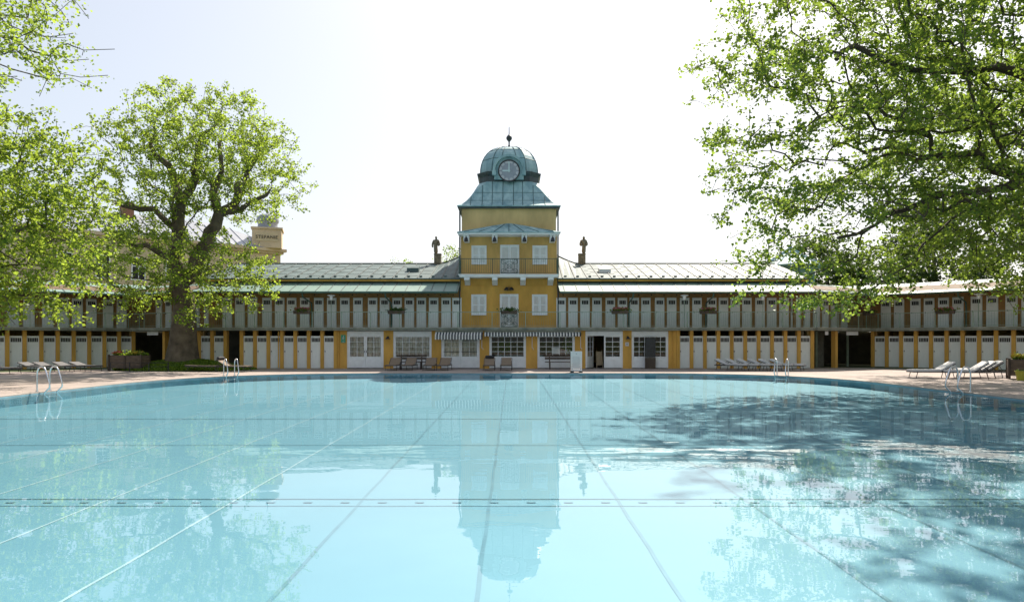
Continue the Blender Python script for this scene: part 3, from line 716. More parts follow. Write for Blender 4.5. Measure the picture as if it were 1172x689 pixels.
statue('statue', 'stone figure with folded arms on the ridge left of the clock tower', UX(500, 50), 50, 7.45, 1)
statue('statue', 'stone figure leaning aside on the ridge right of the clock tower', UX(667, 50), 50, 7.45, -1)

# ------------------------------------------------------------------ villa behind, pavilion behind
vil = thing('villa', 'cream villa with grey roof and domed corner turret behind the left wing', 'villa', (UX(321, 75), 75, 0), R(44))
L = 24
MB().box(-L, 0, 0, 10, 0, 11.2).build('wall', M['villa'], vil)
cb = MB(); cb.box(-L, .25, -.25, 10.2, 11.2, 11.45); cb.box(-L, .5, -.5, 10.4, 11.452, 11.75); cb.build('cornice', M['villa_trim'], vil)
vr = MB(); vr.add([(-L, -.5, 11.76), (.5, -.5, 11.76), (.5, 10.4, 11.76), (-L, 10.4, 11.76), (-L, 5, 14.6), (-5, 5, 14.6)], [(0, 1, 5, 4), (1, 2, 5), (2, 3, 4, 5), (0, 4, 3), (3, 2, 1, 0)]); vro = vr.build('roof', M['villa_roof'], vil)
seams(-L, -3, [(-.5, 11.78), (4.2, 14.21)], .9, .06, .08).build('roof_seams', M['villa_roof'], vro)
MB().box(-14.6, -13.6, 3.6, 4.6, 13.2, 15.5).build('chimney', M['brick'], vil)
for x in (-20.2, -17.2, -14.2, -11.2, -8.2, -5.2, -2.4):
    for z in (7.6, 3.9):
        wf_ = MB(); wf_.box(x - .62, x - .52, -.09, -.004, z, z + 2.1); wf_.box(x + .52, x + .62, -.09, -.004, z, z + 2.1); wf_.box(x - .52, x + .52, -.09, -.004, z + 2.0, z + 2.1); wf_.box(x - .7, x + .7, -.14, -.004, z - .1, z - .002); wf_.box(x - .52, x + .52, -.07, -.02, z + 1.2, z + 1.28); wf_.box(x - .03, x + .03, -.068, -.02, z, z + 1.2)
        o = wf_.build('window', M['white'], vil); MB().box(x - .52, x + .52, -.018, -.006, z, z + 2.0).build('pane', M['dark'], o)

tm = MB(); tm.box(-1.5, 1.5, -1.5, 1.5, 11.755, 13.75); tm.box(-1.62, 1.62, -1.62, 1.62, 13.752, 13.95)
turret = tm.build('turret', M['villa_trim'], vil, loc=(-1.1, .75, 0), rz=R(-28))
td = MB(); td.lathe([(1.3, 13.95), (1.1, 14.05), (1.02, 14.45), (1.14, 14.7), (1.2, 14.95), (1.1, 15.25), (.75, 15.5), (.3, 15.62), (.14, 15.72), (.16, 15.85), (.04, 16.0), (.025, 16.7)], n=16)
td.build('turret_dome', M['villa_roof'], turret, True)
tp = MB(); tp.box(-1.15, 1.15, -1.55, -1.503, 12.45, 13.4); tp.build('name_panel', M['villa'], turret)
fc = bpy.data.curves.new('villa_name', 'FONT'); fc.body = 'STEFANIE'; fc.size = .5; fc.align_x = 'CENTER'; fc.extrude = .02; fc.space_character = 1.08
fo = bpy.data.objects.new('villa_name', fc); COL.objects.link(fo)
dg = bpy.context.evaluated_depsgraph_get(); fm = bpy.data.meshes.new_from_object(fo.evaluated_get(dg)); bpy.data.objects.remove(fo)
fm.materials.clear(); fm.materials.append(M['letter']); tn = link('villa_name', fm, turret); tn.location = (0, -1.575, 12.72); tn.rotation_euler = (R(90), 0, 0)

pv = thing('pavilion', 'octagonal mint pavilion with a tent like copper roof behind the right corner', 'pavilion', (UX(905, 54), 54, 0))
MB().lathe([(1.75, 0), (1.75, 7.55)], n=8, rot=R(22.5)).build('wall', M['mint'], pv)
pr = MB().lathe([(2.6, 7.52), (2.62, 7.6), (1.7, 8.05), (.85, 8.55), (.12, 9.1)], n=8, rot=R(22.5)).build('roof', M['copper'], pv)
ps = MB()
for k in range(16):
    a = R(22.5 + 22.5 * k); f = 1 if k % 2 == 0 else .924
    ps.tube([(r_ * f * math.cos(a), r_ * f * math.sin(a), z + .02) for r_, z in ((2.62, 7.6), (1.7, 8.05), (.85, 8.55), (.12, 9.1))], .03, 4)
ps.build('roof_seams', M['copper'], pr)
MB().lathe([(.16, 9.08), (.1, 9.2), (.03, 9.5)], n=8).build('finial', M['copper_dark'], pv)

# ------------------------------------------------------------------ trees
def frames(n, up_bias):
    d = rng.normal(size=(n, 3)); d[:, 2] += up_bias; return d / np.linalg.norm(d, axis=1, keepdims=True)
def leaf_mesh(name, centers, size, m, up=.5, tint=None):
    n = len(centers); nrm = frames(n, up); a = rng.normal(size=(n, 3)); a[:, 2] -= .5
    a -= nrm * (a * nrm).sum(1, keepdims=True); a /= np.linalg.norm(a, axis=1, keepdims=True); b = np.cross(nrm, a)
    L_ = size * rng.uniform(.6, 1.25, (n, 1)); W_ = L_ * rng.uniform(.40, .58, (n, 1)); fold = nrm * L_ * .14
    # six point leaf: base, two lobes, tip - folded along the midrib
    base = centers - a * L_ * .5; tip = centers + a * L_ * .5
    lv = np.stack([base, centers + b * W_ + fold - a * L_ * .08, centers + b * W_ * .5 + fold * .4 + a * L_ * .22, tip, centers - b * W_ * .5 + fold * .4 + a * L_ * .22, centers - b * W_ + fold - a * L_ * .08], 1).reshape(-1, 3)
    me = bpy.data.meshes.new(name); me.vertices.add(n * 6); me.vertices.foreach_set('co', lv.astype(np.float32).ravel())
    idx = np.arange(n)[:, None] * 6
    faces = np.concatenate([idx + [0, 1, 2, 3], idx + [0, 3, 4, 5]], 1).reshape(-1)
    me.loops.add(n * 8); me.loops.foreach_set('vertex_index', faces.astype(np.int32))
    me.polygons.add(n * 2); me.polygons.foreach_set('loop_start', np.arange(0, n * 8, 4, dtype=np.int32)); 
    me.update(calc_edges=True); me.validate()
    t = rng.uniform(0, 1, n) if tint is None else np.clip(tint + rng.normal(0, .2, n), 0, 1)
    at = me.attributes.new('tint', 'FLOAT', 'FACE'); at.data.foreach_set('value', np.repeat(t, 2).astype(np.float32))
    me.materials.append(m); return me
def sample_env(ells, n_cl, spacing, sub, spread):
    cl = []; vols = np.array([e[1][0] * e[1][1] * e[1][2] * (e[2] if len(e) > 2 else 1) for e in ells]); pr_ = vols / vols.sum(); tries = 0
    while len(cl) < n_cl and tries < n_cl * 60:
        tries += 1; e = ells[rng.choice(len(ells), p=pr_)]
        v = rng.normal(size=3); v /= np.linalg.norm(v); r_ = rng.uniform(.12, 1) ** (1 / 2.4)
        p = np.array(e[0]) + v * r_ * np.array(e[1])
        if p[2] < 2.1: continue
        if cl and (np.linalg.norm(np.array(cl) - p, axis=1) < spacing).any(): continue
        cl.append(p)
    cl = np.array(cl); pts = []; tid = []
    for c in cl:
        t = rng.uniform(.1, .9); k = max(2, int(rng.normal(sub, sub * .3)))
        pts.append(c + rng.normal(size=(k, 3)) * np.array([spread, spread, spread * .5])); tid += [t] * k
    return np.concatenate(pts), np.array(tid)
def winding(trunk):
    out = []; last = {}
    for i, (p, q, r_) in enumerate(trunk):
        p = np.array(p, float)
        if q < 0: out.append((p, -1, r_)); last[i] = 0; continue
        a = np.array(trunk[q][0], float); L_ = np.linalg.norm(p - a); n = int(L_ // .9); pr_ = last[q]; r0 = min(trunk[q][2], r_ * 1.35)
        wob = rng.normal(size=3) * .16 * L_ * (0 if q < 3 else 1) * np.array([1, 1, .7])
        for k in range(1, n + 1):
            f = k / (n + 1); out.append((a + (p - a) * f + wob * math.sin(math.pi * f) + rng.normal(size=3) * (.0 if r_ > .5 else .07), pr_, r0 + (r_ - r0) * f)); pr_ = len(out) - 1
        out.append((p, pr_, r_)); last[i] = len(out) - 1
    return out
def grow(trunk, att, bf=.3):
    """trunk: list of (pos, parent, radius). Attach every point to the tree along the cheapest path."""
    pos = [np.array(t[0], float) for t in trunk]; par = [t[1] for t in trunk]; rad = [t[2] for t in trunk]; plen = []
    for i, p in enumerate(pos): plen.append(0 if par[i] < 0 else plen[par[i]] + np.linalg.norm(p - pos[par[i]]))
    orig = np.zeros_like(att)
    n = len(att); best = np.full(n, 1e9); bp_ = np.zeros(n, int)
    def relax(i):
        d = np.linalg.norm(att - pos[i], axis=1); c = d ** 1.15 + bf * plen[i] + np.where(att[:, 2] < pos[i][2] - 1.2, .3 * d, 0)
        mk_ = c < best; best[mk_] = c[mk_]; bp_[mk_] = i
    first = max(1, len(trunk) // 3)
    for i in range(first, len(trunk)): relax(i)
    todo = np.ones(n, bool)
    for _ in range(n):
        k = int(np.argmin(np.where(todo, best, 1e9))); todo[k] = False; q = bp_[k]; a, b = pos[q], att[k]; L_ = np.linalg.norm(b - a)
        prev = q; ns = int(L_ // .9)
        for j in range(1, ns + 1):
            f = j / (ns + 1); m_ = a + (b - a) * f + rng.normal(size=3) * .05 * L_ ** .6 + np.array([0, 0, .09 * L_ * math.sin(math.pi * f)])
            pos.append(m_); par.append(prev); rad.append(0); plen.append(plen[prev] + L_ / (ns + 1)); prev = len(pos) - 1
            if L_ > 2: relax(prev)
        orig[k] = pos[prev]; pos.append(b); par.append(prev); rad.append(0); plen.append(plen[prev] + L_ / (ns + 1)); relax(len(pos) - 1)
    return pos, par, rad, orig
def wood_mesh(name, pos, par, fixed, m, tip=.010, expo=2.35):
    n = len(pos); kids = [[] for _ in range(n)]
    for i, p in enumerate(par):
        if p >= 0: kids[p].append(i)
    rad = np.zeros(n)
    order = sorted(range(n), key=lambda i: -depth_of(i, par))
    for i in order: rad[i] = max(tip, sum(rad[k] ** expo for k in kids[i]) ** (1 / expo)) if kids[i] else tip
    for i in range(n):
        if fixed[i] > 0: rad[i] = fixed[i]
        elif par[i] >= 0: pass
    mb_ = MB(); done = set(); stack = [i for i in range(n) if par[i] < 0]
    while stack:
        s_ = stack.pop(); chain = ([par[s_]] if par[s_] >= 0 else []) + [s_]; i = s_
        while kids[i]:
            ks = sorted(kids[i], key=lambda k: -rad[k]); stack += ks[1:]; i = ks[0]; chain.append(i)
        rs = [rad[k] for k in chain]
        if par[s_] >= 0: rs[0] = rs[1] * 1.05
        if len(chain) > 1:
            big = max(rs); mb_.tube([pos[k] for k in chain], [float(r_) for r_ in rs], 12 if big > .25 else (7 if big > .06 else 4))
    return mb_, rad
def depth_of(i, par):
    d = DEP.get(i)
    if d is None:
        st = []; j = i
        while j >= 0 and j not in DEP: st.append(j); j = par[j]
        base = DEP[j] if j >= 0 else -1
        for k in reversed(st): base += 1; DEP[k] = base
        d = DEP[i]
    return d
DEP = {}
def tree(name, label, trunk, ells, n_cl, spacing, sub, per, size, lm, bm_, group=None, spread=.75, lspread=.30, clusters_tint=True, up=.6, cat='tree', bf=.3):
    global DEP; DEP = {}
    base = np.array(trunk[0][0]); t = thing(name, label, cat, tuple(base), 0, group)
    att, tid = sample_env(ells, n_cl, spacing, sub, spread)
    pos, par, rad, orig = grow(winding(trunk), att, bf)
    wmb, _ = wood_mesh('trunk', pos, par, rad, bm_)
    off = Vector(base); wmb.v = [tuple(Vector(v) - off) for v in wmb.v]; o = wmb.mesh('trunk', bm_, True); link('trunk', o, t)
    n = len(att); cnt = np.maximum(3, rng.normal(per, per * .35, n)).astype(int)
    ff = rng.uniform(-.05, .85, (cnt.sum(), 1)) ** 1.0; c = np.repeat(att, cnt, 0); c = c + (np.repeat(orig, cnt, 0) - c) * ff; c = c + rng.normal(size=c.shape) * np.array([lspread, lspread, lspread * .75])
    keep = c[:, 2] > .6; c = c[keep]
    link('crown', leaf_mesh('crown', c - base, size, lm, up, np.repeat(tid, cnt)[keep]), t)
    return t
# the old plane tree on its mound
B = (-19.9, 41.2)
tree('plane_tree', 'old plane tree with thick flared trunk on a grass mound at the left corner',
     [((B[0], B[1], .1), -1, 1.18), ((B[0], B[1], .7), 0, .95), ((B[0] + .05, B[1], 1.6), 1, .80), ((B[0] + .1, B[1], 3.0), 2, .66), ((B[0] + .1, B[1], 4.4), 3, .60),
      ((-20.0, 41.1, 6.0), 4, .44), ((-20.05, 41.0, 8.2), 5, .37), ((-19.8, 41.0, 10.2), 6, .32), ((-20.5, 40.8, 12.2), 7, .2), ((-21.2, 40.6, 14.0), 8, .12),
      ((-19.2, 41.1, 12.0), 7, .2), ((-18.6, 41.0, 14.2), 10, .12),
      ((-19.2, 41.2, 5.8), 4, .46), ((-18.4, 41.2, 7.6), 12, .40), ((-17.6, 41.0, 9.4), 13, .33), ((-16.4, 40.8, 11.0), 14, .22), ((-15.2, 40.6, 12.6), 15, .12),
      ((-17.7, 41.0, 11.2), 14, .2), ((-17.5, 40.8, 13.6), 17, .11), ((-16.2, 40.8, 9.6), 14, .16), ((-14.6, 40.6, 10.4), 19, .1),
      ((-21.3, 40.6, 9.6), 6, .17), ((-23.4, 40.2, 9.9), 21, .13), ((-21.6, 40.4, 7.4), 5, .16), ((-23.2, 40.0, 7.9), 23, .1)],
     [((-18.6, 41, 13.0), (5.6, 5, 4.3)), ((-15.7, 41, 11.6), (3.4, 4, 3.6)), ((-21.8, 40.6, 11.5), (3.0, 4, 4.2)), ((-21.6, 39.8, 6.4), (4.2, 3.6, 3.0)), ((-17.6, 39.6, 5.6), (3.0, 2.6, 2.7), 1.7), ((-15.9, 39.6, 5.2), (2.0, 2.0, 2.0), 2.2), ((-22.6, 39.8, 5.0), (2.6, 2.4, 2.2))],
     345, .9, 8, 16, .14, M['leaf_fresh'], M['bark'], spread=.62, lspread=.13)
# near tree on the left, trunk outside the view
tree('maple_tree', 'bright green tree hanging over the left wing from the left edge', [((-24.5, 27, 0), -1, .6), ((-24.4, 27, 2), 0, .5), ((-24.2, 27, 4.5), 1, .42), ((-22.6, 26.8, 6.5), 2, .24), ((-20.4, 26.6, 8.0), 3, .15), ((-24.6, 27, 8), 2, .3), ((-24, 27, 11), 5, .2), ((-21.8, 26.5, 5.2), 2, .14), ((-19.5, 26.2, 5.8), 7, .09)],
     [((-22.4, 27, 7.4), (6.0, 5.2, 4.3)), ((-20.6, 26.5, 6.9), (4.2, 4, 3.9)), ((-19.0, 26, 4.4), (3.0, 2.6, 2.1)), ((-22, 26, 4.2), (3.4, 3, 1.8))],
     320, .92, 9, 15, .14, M['leaf_left'], M['bark_dark'], spread=.55, lspread=.14)
tree('budding_tree', 'yellowish tree with thin budding twigs reaching in at the top left edge', [((-21, 16.5, 0), -1, .5), ((-20.8, 16.6, 4), 0, .4), ((-19.6, 17, 8), 1, .28), ((-17.6, 17.4, 10), 2, .14), ((-15.6, 17.8, 10.9), 3, .08), ((-20, 17, 11), 2, .2)],
     [((-15.0, 18, 10.7), (3.0, 3.4, 2.2)), ((-18.5, 17.5, 11.6), (4.2, 4, 3.4))],
     260, .7, 7, 16, .095, M['leaf_fresh'], M['bark_dark'], spread=.45, lspread=.13)
# the huge tree on the right
tree('spreading_tree', 'huge spreading tree overhanging the right side of the pool',
     [((25.85, 27.5, 0), -1, 1.0), ((25.74, 27.5, 2.58), 0, .85), ((25.3, 27.5, 5.33), 1, .75), ((23.76, 27.5, 7.53), 2, .30), ((21.34, 27.5, 8.18), 3, .2), ((18.48, 27.72, 7.75), 4, .14), ((15.62, 27.94, 7.08), 5, .09), ((13.42, 28.16, 5.99), 6, .06),
      ((24.64, 27.5, 8.62), 2, .5), ((22, 27.06, 11.71), 8, .24), ((18.92, 26.84, 12.58), 9, .17), ((15.84, 26.84, 12.37), 10, .11), ((12.76, 26.84, 12.81), 11, .09),
      ((23.76, 27.06, 13.24), 8, .24), ((20.46, 26.62, 15.45), 13, .2), ((16.72, 26.62, 16.54), 14, .13), ((12.98, 26.84, 16.77), 15, .08),
      ((24.86, 27.94, 14.12), 8, .36), ((24.2, 28.16, 18.53), 17, .25), ((22.66, 28.16, 21.82), 18, .14),
      ((26.62, 30.8, 8.07), 2, .42), ((27.5, 35.2, 11.38), 20, .28), ((27.06, 39.05, 13.69), 21, .16),
      ((25.96, 23.98, 8.62), 2, .36), ((23.2, 20.24, 11.93), 23, .22), ((17, 17.9, 13.4), 24, .12),
      ((19.14, 28.16, 9.51), 4, .16), ((16.28, 28.38, 9.51), 26, .1), ((29.15, 27.5, 9.72), 2, .35), ((32.45, 27.5, 13.03), 28, .2)],
     [((21.8, 29, 16.32), (10.8, 8.6, 8.36)), ((14.0, 27.5, 14.6), (6.0, 5.94, 6.2), .85), ((14, 19, 14.6), (4.8, 4.8, 3.6), 2.0), ((19, 15, 13.5), (5, 5, 3.5), 1.8), ((13.2, 27.72, 9.72), (5.3, 5.06, 4.6), 1.3), ((13.9, 28.16, 5.9), (4.4, 2.86, 2.9), 1.5), ((11.8, 28.38, 4.0), (2.9, 1.7, 1.7), 3), ((14.6, 29.5, 4.2), (2.2, 1.6, 1.6), 2), ((21.45, 27.5, 8.62), (6.6, 6.6, 4.62), 1.3), ((22.5, 30, 6.6), (6, 3.5, 3.0), 3.2), ((20, 27, 7.6), (5, 4, 2.8), 1.5), ((26.4, 38.5, 13.03), (7.15, 6.05, 5.5), .8), ((30.8, 27.5, 13.03), (5.5, 6.6, 6.6), .5), ((22, 18.7, 14.12), (6.6, 5.5, 5.5), .8)],
     1040, 1.18, 11, 15, .15, M['leaf_mid'], M['bark_dark'], spread=.62, lspread=.15, bf=.22)
# trees beyond the right wing
for i, (x, y, h, r_, lb) in enumerate(((30, 65, 11.5, 4.0, 'dark tree behind the right wing, nearest to the tent roofed pavilion'), (38, 61.5, 14.2, 4.8, 'dark dense tree behind the middle of the right wing roof'), (45, 57, 15.5, 5.4, 'dark tall tree behind the right wing, at the right edge'), (51, 52, 13.5, 5, 'dark tree beyond the far right end of the wing'))):
    tree('park_tree', lb, [((x, y, 0), -1, .4), ((x, y, 3), 0, .32), ((x, y, h * .6), 1, .2), ((x, y, h * .8), 2, .1)],
         [((x, y, h * .6), (r_, r_, h * .40)), ((x, y - 1, h * .35), (r_ * .9, r_ * .8, h * .22))], 120, .9, 6, 26, .26, M['leaf_dark'], M['bark_dark'], 'trees behind the right wing', spread=.6, lspread=.34)
for x, y, h, lb in ((UX(460, 62), 62, 9.4, 'small treetop showing over the ridge, the farther from the tower'), (UX(518, 60), 60, 10.6, 'small treetop just left of the tower behind a ridge statue')):
    tree('young_tree', lb, [((x, y, 0), -1, .15), ((x, y, 4), 0, .12), ((x, y, h * .8), 1, .06)], [((x, y, h * .82), (1.1, 1.1, h * .17))], 20, .45, 5, 9, .15, M['leaf_mid'], M['bark_dark'], 'treetops behind the bathhouse ridge', spread=.35, lspread=.2)

# ------------------------------------------------------------------ mound and grass
mm = MB(); rg = []
for k in range(8):
    f = k / 7; r_ = 3.4 * (1 - f) + .02; z = .62 * (math.sin(f * math.pi / 2) ** 1.1) - .01
    rg.append([(B[0] + .2 + r_ * 1.25 * math.cos(2 * math.pi * j / 28) * (1 + .06 * math.sin(3 * j)), B[1] + r_ * .66 * math.sin(2 * math.pi * j / 28), z * (1 + .05 * math.sin(5 * j))) for j in range(28)])
mm.loft(rg); tag(mm.build('grass_mound', M['ground'], smooth=True), kind='structure')
n = 9000; a = rng.uniform(0, 2 * math.pi, n); q = np.sqrt(rng.uniform(.02, 1, n)); gxx = B[0] + .2 + 4.2 * q * np.cos(a); gyy = B[1] + 2.2 * q * np.sin(a); gz = .60 * np.sin((1 - q) * math.pi / 2) ** 1.1 + .04
tag(link('grass', leaf_mesh('grass', np.stack([gxx, gyy, gz], 1), .15, M['leaf_left'], .1)), kind='stuff')
lf = thing('low_fence', 'low dark rail fence in front of the tree mound', 'fence', (-21.3, 38.9, 0))
for k in range(4): MB().tube([(-1.6 + k * 1.1, 0, 0), (-1.6 + k * 1.1, 0, .52)], .03, 6).build('post', M['black'], lf)
for z in (.5, .28): MB().tube([(-1.6, 0, z), (1.7, 0, z)], .016, 6).build('rail', M['black'], lf)

# ------------------------------------------------------------------ loungers
def lounger(label, x, y, rz, cloth, frame, back=38, group=None, pillow=False):
    """Head at -x, foot at +x in its own frame."""
    t = thing('sun_lounger', label, 'sun lounger', (x, y, 0), rz, group)
    L_, W_, H = 1.92, .66, .32; hx = -.28
    f = MB()
    for s_ in (-1, 1): f.bar((-.95, s_ * W_ / 2, H - .02), (.97, s_ * W_ / 2, H - .02), .035, .05)
    for xx in (-.95, .0, .97): f.bar((xx, -W_ / 2, H - .02), (xx, W_ / 2, H - .02), .035, .045)
    f.build('frame', frame, t)
    for xx in (-.78, .78):
        for s_ in (-1, 1): MB().tube([(xx, s_ * W_ / 2, H - .02), (xx * 1.1, s_ * W_ / 2, 0)], .016, 6).build('leg', frame, t)
    pad = .10 if cloth is M['lounger_cloth'] else .03
    MB().box(hx + .01, .96, -W_ / 2 + .03, W_ / 2 - .03, H + .006, H + pad).build('seat', cloth, t)
    c, s_ = math.cos(R(back)), math.sin(R(back)); bl = .72
    b = MB(); b.slab([(hx, -W_ / 2 + .03, H + pad), (hx, W_ / 2 - .03, H + pad), (hx - bl * c, W_ / 2 - .03, H + pad + bl * s_), (hx - bl * c, -W_ / 2 + .03, H + pad + bl * s_)], pad - .008)
    b.build('backrest', cloth, t)
    bf = MB()
    for k in (-1, 1):
        bf.bar((hx, k * W_ / 2, H), (hx - bl * c, k * W_ / 2, H + bl * s_), .03, .03)
        bf.bar((hx - .5 * c, k * W_ / 2 * .9, H + .5 * s_ - .02), (hx - .62, k * W_ / 2 * .9, H - .02), .02, .02)
    bf.bar((hx - bl * c, -W_ / 2, H + bl * s_), (hx - bl * c, W_ / 2, H + bl * s_), .03, .03); bf.build('backrest_frame', frame, t)
    if pillow: MB().lathe([(.02, -.28), (.09, -.25), (.1, 0), (.09, .25), (.02, .28)], n=10).build('pillow', M['pillow'], t, True).matrix_local = Matrix.Translation((hx - bl * c + .05, 0, H + bl * s_ + .08)) @ Matrix.Rotation(R(90), 4, 'X')
    return t
G = 'tan loungers in front of the bathhouse'
for u, d, lb in ((450.5, 40.7, 'tan lounger in front of the yellow pier left of the first bench'), (468.4, 40.7, 'tan lounger standing right in front of the bench by the large window'), (492.3, 40.7, 'tan lounger in front of the right end of the bench'), (508.5, 40.7, 'tan lounger in front of the glazed doors under the wide striped awning'), (560, 40.7, 'tan lounger with a raised headrest left in front of the dark tower window'), (579.5, 40.7, 'tan lounger right in front of the dark tower window')):
    lounger(lb, UX(u, d), d, R(-90 + random.uniform(-3, 3)), M['lounger_tan'], M['lounger_frame'], 31, G, pillow=(u == 560))
G = 'white loungers in a row before the right cabins'
names = ('first', 'second', 'third', 'fourth', 'fifth', 'sixth')
for k in range(6):
    d = 40.4 - .05 * k
    lounger('white lounger, %s from the left in the row before the right cabins' % names[k], UX(838 + 12.6 * k, d), d, R(-37), M['lounger_cloth'], M['lounger_frame'], 22, G)
G = 'loungers before the left wing'
for k, (u, d, lb) in enumerate(((40, 38.6, 'pale lounger before the left wing, second from the left edge'), (57, 38.8, 'pale lounger before the left wing, third from the left edge'), (79, 39.2, 'pale lounger before the left wing, behind the near pool ladder rails'), (98, 39.4, 'pale lounger before the left wing, nearest to the planter'))):
    lounger(lb, UX(u, d), d, R(-20), M['lounger_shaded'], M['lounger_frame'], 15, G)
lounger('pale lounger cut off by the left edge', UX(2, 36), 36, R(-10), M['lounger_shaded'], M['lounger_frame'], 24, G)
lounger('tan lounger with a dark pillow beside the tree mound', UX(268, 38.6), 38.6, R(-12), M['lounger_tan'], M['lounger_frame'], 30, pillow=True)
lounger('low lounger laid flat before the tree mound', UX(234, 38.9), 38.9, R(-4), M['lounger_tan'], M['lounger_frame'], 3)
G = 'white loungers before the right wing'
lounger('white lounger lowest and leftmost of those before the right wing', UX(1066, 32), 32, R(176), M['lounger_cloth'], M['lounger_frame'], 30, G)
for k, lb in enumerate(('white lounger behind the near right ladder, front of a close row', 'white lounger in the middle of the close row before the right wing', 'white lounger at the back of the close row before the right wing')):
    lounger(lb, UX(1104 + 8.5 * k, 31.6 + .6 * k), 31.6 + .6 * k, R(172), M['lounger_cloth'], M['lounger_frame'], 32, G)

# ------------------------------------------------------------------ pool ladders
def ladder(label, x, y, rz):
    """Local +x points out over the water; the straight legs stand on the deck."""
    t = thing('pool_ladder', label, 'pool ladder', (x, y, 0), rz, 'steel ladders at the pool edge')
    for s_ in (-.27, .27):
        p = [(-.12, s_, -.02), (-.12, s_, .55)] + [(.06 - .18 * math.cos(R(a)), s_, .62 + .24 * math.sin(R(a))) for a in range(0, 150, 18)]
        p += [(.30, s_, .50), (.36, s_, .30), (.36, s_, .16), (.26, s_, .06), (.16, s_, -.02), (.14, s_, -.2), (.14, s_, -.42)]
        MB().tube(p, .025, 10).build('hand_rail', M['steel'], t, True)
        MB().lathe([(.06, 0), (.06, .02), (.03, .03)], (-.12, s_, .006), 12).build('flange', M['steel'], t, True)
    for z in (-.16, -.36): MB().box(.11, .2, -.26, .26, z - .015, z + .015).build('step', M['steel'], t)
ladder('steel pool ladder nearest on the left edge of the pool', -16.1, 23.6, R(-8))
ladder('steel pool ladder at the curved corner below the tree mound', -14.0, 33.9, R(-45))
ladder('steel pool ladder at the far right corner before the white loungers', 13.45, 34.0, R(232))
ladder('steel pool ladder nearest on the right edge of the pool', 15.4, 23.4, R(188))

# ------------------------------------------------------------------ planters, plants
def plant_mesh(cx, cy, z, w_, d_, h_, n, size, m): 
    c = np.stack([rng.uniform(-w_ / 2, w_ / 2, n), rng.uniform(-d_ / 2, d_ / 2, n), np.abs(rng.normal(0, h_ * .5, n))], 1); c[:, 2] *= (.5 + .5 * np.cos(c[:, 0] * 9) ** 2)
    return leaf_mesh('plants', c + np.array([cx, cy, z]), size, m, .4)
def planter(label, x, y, rz, W_, flowers):
    t = thing('planter', label, 'planter', (x, y, 0), rz)
    b = MB()
    for k in range(5): b.box(-W_ / 2, W_ / 2, -.4, .4, .16 + k * .145, .16 + k * .145 + .138)
    b.build('box', M['planter'], t)
    for i in (-1, 1):
        for j in (-1, 1): MB().box(i * (W_ / 2 - .03) - .05, i * (W_ / 2 - .03) + .05, j * .4 - .04, j * .4 + .04, 0, .95).build('leg', M['wood'], t)
    MB().box(-.05, .05, -.43, -.402, .1, .9).build('batten', M['wood'], t)
    MB().box(-W_ / 2 + .05, W_ / 2 - .05, -.34, .34, .86, .90).build('soil', M['wood'], t)
    link('leaves', plant_mesh(.1, 0, .9, W_ - .2, .6, .26, 420, .12, M['leaf_left']), t)
    for m, (cx, n, sz) in flowers: link('flowers', leaf_mesh('flowers', rng.normal(size=(n * 4, 3)) * np.array([.12, .09, .035]) + np.array([cx, -.05, 1.05]), sz, M[m], .6), t)
planter('dark wooden planter with red and yellow flowers beside the left passage', UX(148, 40.0), 40.0, R(-6), 2.05, [('petal_red', (-.7, 90, .08)), ('petal_yellow', (.55, 90, .10))])
planter('grey wooden planter with yellow flowers at the right edge', UX(1184, 31.0), 31.0, R(-30), 2.0, [('petal_yellow', (-.6, 120, .10)), ('petal_yellow', (.5, 90, .10))])
bk = thing('plant_tub', 'olive yellow tub under the grey planter at the right edge', 'tub', (UX(1169, 30.2), 30.2, 0))
MB().lathe([(.17, 0), (.22, .36), (.25, .38), (.25, .42), (.21, .42), (.2, .36)], n=20).build('tub', M['bucket'], bk, True)
link('leaves', plant_mesh(0, 0, .38, .3, .3, .1, 60, .09, M['leaf_box']), bk)

def flower_box(label, root_loc, rz, z, m, flower, hanging=False):
    t = thing('flower_box', label, 'flower box', (*root_loc, z), rz, 'flower boxes on the gallery railings')
    b = MB(); b.add([(-.5, -.1, 0), (.5, -.1, 0), (.5, .1, 0), (-.5, .1, 0), (-.53, -.13, .2), (.53, -.13, .2), (.53, .13, .2), (-.53, .13, .2)], [(3, 2, 1, 0), (0, 1, 5, 4), (1, 2, 6, 5), (2, 3, 7, 6), (3, 0, 4, 7), (4, 5, 6, 7)]); b.build('box', M['wood'], t)
    c = rng.normal(size=(260, 3)) * np.array([.26, .10, .07]) + np.array([0, -.02, .25]); link('leaves', leaf_mesh('leaves', c, .11, m, .3), t)
    if flower:
        c = rng.uniform(-1.7, 1.7, size=(220, 3)) * np.array([.26, .06, .04]) + np.array([0, -.04, .33]); link('flowers', leaf_mesh('flowers', c, .09, M[flower], .5), t)
ry = D0 - .33 - .16
for u, m, fl, lb in ((345.5, 'leaf_left', 'petal_pink', 'flower box with pink blooms on the gallery rail beside the leaves of the old tree'), (453.5, 'leaf_box', None, 'dense dark green flower box without blooms on the left gallery rail'), (582.5, 'leaf_box', None, 'dark green flower box in front of the tower door'), (709.5, 'leaf_left', 'petal_pink', 'flower box with red and pale blooms on the gallery rail, first right of the tower'), (810.5, 'leaf_left', 'petal_pink', 'flower box with pink blooms on the gallery rail above the row of white loungers')):
    flower_box(lb, (UX(u, ry), ry), 0, 3.42, M[m], fl)
def wing_pt(rt, s_, t_): 
    a = rt.rotation_euler.z; return (rt.location.x + s_ * math.cos(a) - t_ * math.sin(a), rt.location.y + s_ * math.sin(a) + t_ * math.cos(a))
flower_box('flower box with pink blooms on the right wing rail, the nearer one', wing_pt(wingR, 4.35, -.49), R(-45), 3.42, M['leaf_left'], 'petal_pink')
